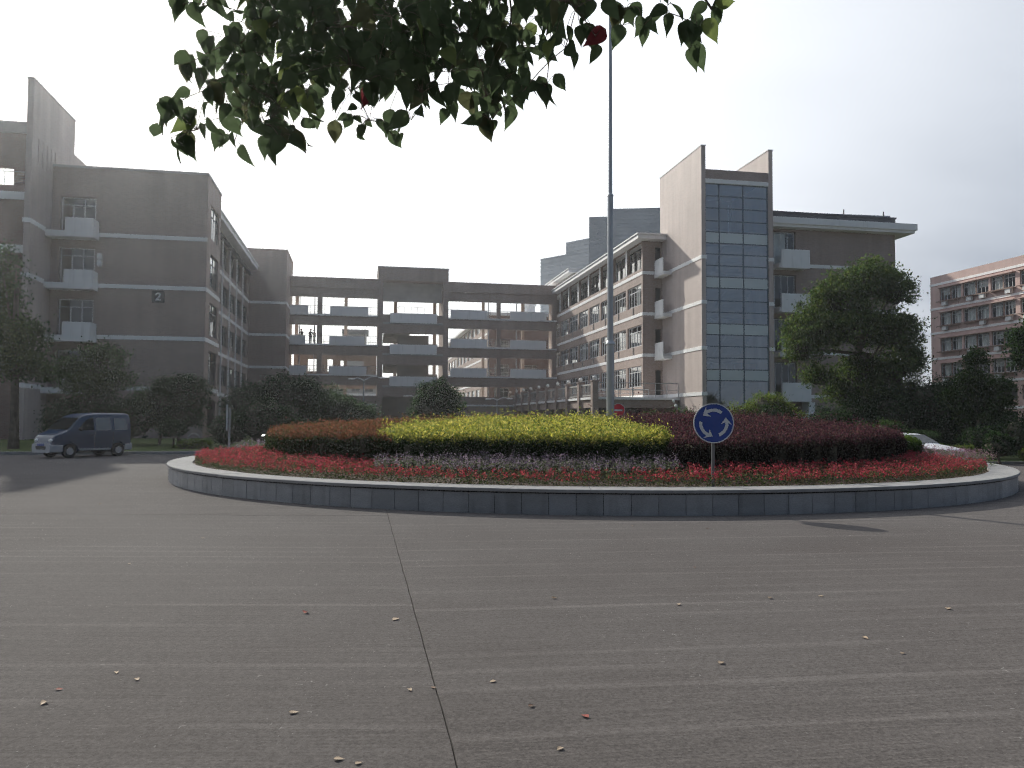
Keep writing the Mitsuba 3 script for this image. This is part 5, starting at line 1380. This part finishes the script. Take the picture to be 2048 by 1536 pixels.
def broad_leaf(seed, curl):
    """An ovate leaf 0.1 m long with a drawn out tip, its stalk at the origin, along +y; folded along the midrib."""
    t = np.linspace(0, 1, 9)
    w = 0.335 * np.sin(np.clip(t * 1.08, 0, 1) ** 0.72 * PI) ** 0.9 * (1 - 0.25 * t) * 0.1
    w[-1] = 0
    w[0] = 0.001
    y = t * 0.1
    z = -curl * 0.1 * t ** 2
    v, f = [], []
    for i in range(9):
        v += [[-w[i], y[i], z[i] + 0.28 * w[i]], [0, y[i], z[i]], [w[i], y[i], z[i] + 0.28 * w[i]]]
    for i in range(8):
        a = i * 3
        f += [[a, a + 1, a + 4], [a, a + 4, a + 3], [a + 1, a + 2, a + 5], [a + 1, a + 5, a + 4]]
    return np.array(v), np.array(f)


for k, c in (('leaf_deep', (0.066, 0.095, 0.048)), ('leaf_fresh', (0.14, 0.18, 0.06)), ('leaf_dull', (0.085, 0.092, 0.046)), ('leaf_crimson', (0.17, 0.035, 0.04))):
    def leaf_fn(p, n, uv, c=c):
        return mi.Color3f(*c) * (0.75 + 0.5 * fbm(p.x * 40, p.y * 40, p.z * 40, octaves=3))
    scene[k] = {'type': 'principledthin', 'base_color': mikit.proc(leaf_fn), 'roughness': 0.5, 'diff_trans': 1.05, 'spec_trans': 0.0, 'eta': 1.35}
protos = {}
for q in range(3):
    for k, m in (('leaf_deep', 'leaf_deep'), ('leaf_fresh', 'leaf_fresh'), ('leaf_dull', 'leaf_dull'), ('leaf_crimson', 'leaf_crimson')):
        protos[q, k] = mikit.ply(broad_leaf(q, (0.15, 0.3, 0.5)[q]), m, smooth=True)


def leaf_frame(p, d, nrm, s):
    d = d / np.linalg.norm(d)
    x = np.cross(d, nrm); x /= np.linalg.norm(x) + 1e-9
    z = np.cross(x, d)
    M = np.eye(4)
    M[:3, 0], M[:3, 1], M[:3, 2], M[:3, 3] = x * s, d * s, z * s, p
    return M


near_leaves, twigs = [], []
limb_pts = np.array([[-2.3, -1.2, 2.4], [-2.0, 0.2, 3.5], [-1.5, 1.7, 4.05], [-0.9, 3.0, 4.25], [0.0, 4.1, 4.32], [1.0, 4.6, 4.25]])
limb2 = np.array([[-2.15, -0.3, 3.1], [-2.1, 1.6, 4.0], [-1.7, 3.4, 4.2], [-1.2, 4.6, 4.25]])
allp = np.vstack([np.linspace(limb_pts[i], limb_pts[i + 1], 8) for i in range(1, 5)] + [np.linspace(limb2[i], limb2[i + 1], 8) for i in range(1, 3)])
CL += [(float(rngO.uniform(-1.45, -0.05)), float(rngO.uniform(3.5, 4.3)), float(rngO.uniform(3.3, 3.75)), 7) for _ in range(10)]
up_cl = [(float(rngO.uniform(-1.9, 1.2)), float(rngO.uniform(2.6, 4.9)), float(rngO.uniform(4.15, 4.9)), 6) for _ in range(46)]
every = [(np.array(c[:3]), c[3], i >= len(CL)) for i, c in enumerate(CL + up_cl)]
every.sort(key=lambda t: np.linalg.norm(allp - t[0], axis=1).min())
nodes = [(q, 0.013, np.array([0, 0, -1.0])) for q in allp]
for c, n, hidden in every:
    # every spray grows on from the nearest spray or limb already there, rather from above than from the side
    d = [np.linalg.norm((c - q[0]) * [1, 1, 0.8]) + (0.35 if q[0][2] < c[2] - 0.05 else 0) for q in nodes]
    a, ra, da = nodes[int(np.argmin(d))]
    s = np.linspace(0, 1, 6)[:, None]
    L = np.linalg.norm(c - a)
    tw = a * (1 - s) + c * s + np.sin(s * PI) * (rngO.normal(0, 0.05, 3) + [0, 0, 0.10]) * L
    r1 = max(ra * 0.68, 0.0022)
    twigs.append(tube(tw, np.linspace(ra * 0.9 if ra < 0.012 else 0.009, r1, 6), 5))
    nodes.append((c, r1, c - a))
    m = int(n * 2.0) if n > 5 else n + 1
    for i in range(m):
        p0 = tw[int(rngO.integers(3, 6))] if n > 5 and rngO.random() < 0.3 else c
        p = p0 + rngO.normal(0, 0.085 if n > 5 else 0.03, 3) * [1, 1, 0.8] + [0, 0, 0.03]
        d_ = np.array([rngO.normal(0, 0.55), rngO.normal(0, 0.45), -0.85 + rngO.normal(0, 0.35)])
        nrm = np.array([rngO.normal(0, 0.5), -1.0 + rngO.normal(0, 0.35), rngO.normal(0, 0.45) + 0.2])
        sc = rngO.uniform(0.78, 1.32)
        fresh = abs(c[0] + 0.71) < 0.02 and abs(c[2] - 3.07) < 0.02
        if fresh:
            sc *= 0.6
        kind = 'leaf_fresh' if fresh else rngO.choice(['leaf_deep', 'leaf_dull', 'leaf_fresh', 'leaf_crimson'], p=[0.68, 0.20, 0.108, 0.012])
        near_leaves.append((hidden, -sc, leaf_frame(p, d_, nrm, sc), kind))
        twigs.append(tube([p0, (p0 + p) / 2 + [0, 0, 0.012], p + d_ / np.linalg.norm(d_) * 0.004], 0.0014, 4))
near_leaves.sort(key=lambda t: (t[0], t[1]))
rest = {}
for i, (hid, sc, M, kind) in enumerate(near_leaves):
    q = i % 3
    if i < 300:
        scene[pkey(OT, 'leaf')] = {**protos[q, kind], 'to_world': T4(M)}
    else:
        v, f = broad_leaf(q, (0.15, 0.3, 0.5)[q])
        rest.setdefault('leaf_deep', []).append((v @ M[:3, :3].T + M[:3, 3], f))
part(OT, 'leaves', cat(rest['leaf_deep']), 'leaf_deep', smooth=True, kind='stuff')
part(OT, 'twigs', cat(twigs), 'trunk_bark', kind='stuff')
part(OT, 'trunk', tube([(-2.5, -1.6, -0.2), (-2.45, -1.5, 0.8), (-2.3, -1.2, 2.4), (-2.15, -0.9, 3.6), (-2.2, -1.0, 5.2)], [0.22, 0.18, 0.16, 0.12, 0.07], 14), 'trunk_bark', smooth=True)
part(OT, 'limb', tube(limb_pts, np.linspace(0.085, 0.022, 6), 10), 'trunk_bark', smooth=True)
part(OT, 'limb', tube(limb2, np.linspace(0.06, 0.02, 4), 10), 'trunk_bark', smooth=True)
mO, cO = crown_mesh([(-2.3, -1.2, 5.6, 2.2, 2.2, 1.3), (-1.8, 0.6, 5.2, 1.5, 1.2, 0.6)], rngO, 150, 24, 0.10, 0.3, 'mid')
part(OT, 'upper_foliage', mO, 'leaf', color=cO, kind='stuff')

# ------------------------------------------------------------------ fallen leaves on the road
FP = [(-2.64, 4.76), (-2.6, 4.53), (-1.17, 4.41), (-0.59, 4.78), (-0.8, 3.82), (-0.7, 3.78), (0.12, 4.53), (0.4, 4.38), (-1.68, 6.64), (-0.92, 6.43), (-0.46, 4.83), (1.39, 5.34), (2.7, 5.58), (1.45, 7.0), (2.33, 7.27), (1.99, 8.73), (2.61, 5.96), (-2.27, 4.94), (-2.46, 5.07), (-0.1, 12.89), (2.88, 11.84), (-4.08, 10.66), (-4.16, 8.79), (3.73, 6.9), (2.82, 7.36), (0.39, 7.22), (-0.11, 4.94), (0.24, 3.95), (1.82, 12.07), (-7.52, 14.7)]
rngF = np.random.default_rng(51)
for k, c in (('dry_leaf_tan', (0.36, 0.27, 0.19)), ('dry_leaf_brown', (0.13, 0.075, 0.05)), ('dry_leaf_red', (0.24, 0.045, 0.03))):
    plain(k, c, 0.75, 0.25, 60.0)
REDS = {0, 7, 8}
for i, (x, y) in enumerate(FP):
    v, f = broad_leaf(0, 0.0)
    curl = rngF.uniform(3.0, 9.0)
    s = rngF.uniform(0.5, 0.85) * (0.75 if y < 6 else 1.0)
    v = v * s
    v[:, 2] = np.abs(v[:, 0]) * rngF.uniform(0.25, 0.9) + curl * (v[:, 1] - 0.05 * s) ** 2 * rngF.uniform(0.3, 1.0)
    v = v - [0, 0.05 * s, v[:, 2].min() - 0.004]
    a = rngF.uniform(0, 2 * PI) if i not in (2, 4, 5) else -1.3 + rngF.normal(0, 0.2)
    ca, sa_ = math.cos(a), math.sin(a)
    w = np.c_[v[:, 0] * ca - v[:, 1] * sa_ + x, v[:, 0] * sa_ + v[:, 1] * ca + y, v[:, 2] + float(G(x, y))]
    if i in REDS:
        lab = {0: 'curled dark red leaf on the concrete near the left edge', 7: 'dark red leaf on the concrete in the near middle', 8: 'small reddish leaf on the concrete left of the long joint'}[i]
        k = thing('fallen_leaf', lab, 'leaf')
        mat = 'dry_leaf_red'
    else:
        brown = i in (6, 10, 15, 19, 20)
        lab = {2: 'curled tan leaf on the near concrete, left of the joint', 4: 'nearer left one of two tan leaves lying close together by the lower edge', 5: 'right one of two tan leaves lying close together by the lower edge', 10: 'brown leaf lying right on the long joint', 3: 'pale tan leaf just left of the long joint', 23: 'dry tan leaf farthest to the right on the near concrete'}.get(i)
        grp = None if lab else 'dark brown leaves scattered over the concrete' if brown else 'small tan leaves scattered over the concrete'
        k = thing('fallen_leaf', lab or ('small dark brown leaf lying on the open concrete' if brown else 'small dry tan leaf lying on the open concrete'), 'leaf', grp)
        mat = 'dry_leaf_brown' if brown else 'dry_leaf_tan'
    solo(k, (w, f), mat, smooth=True)
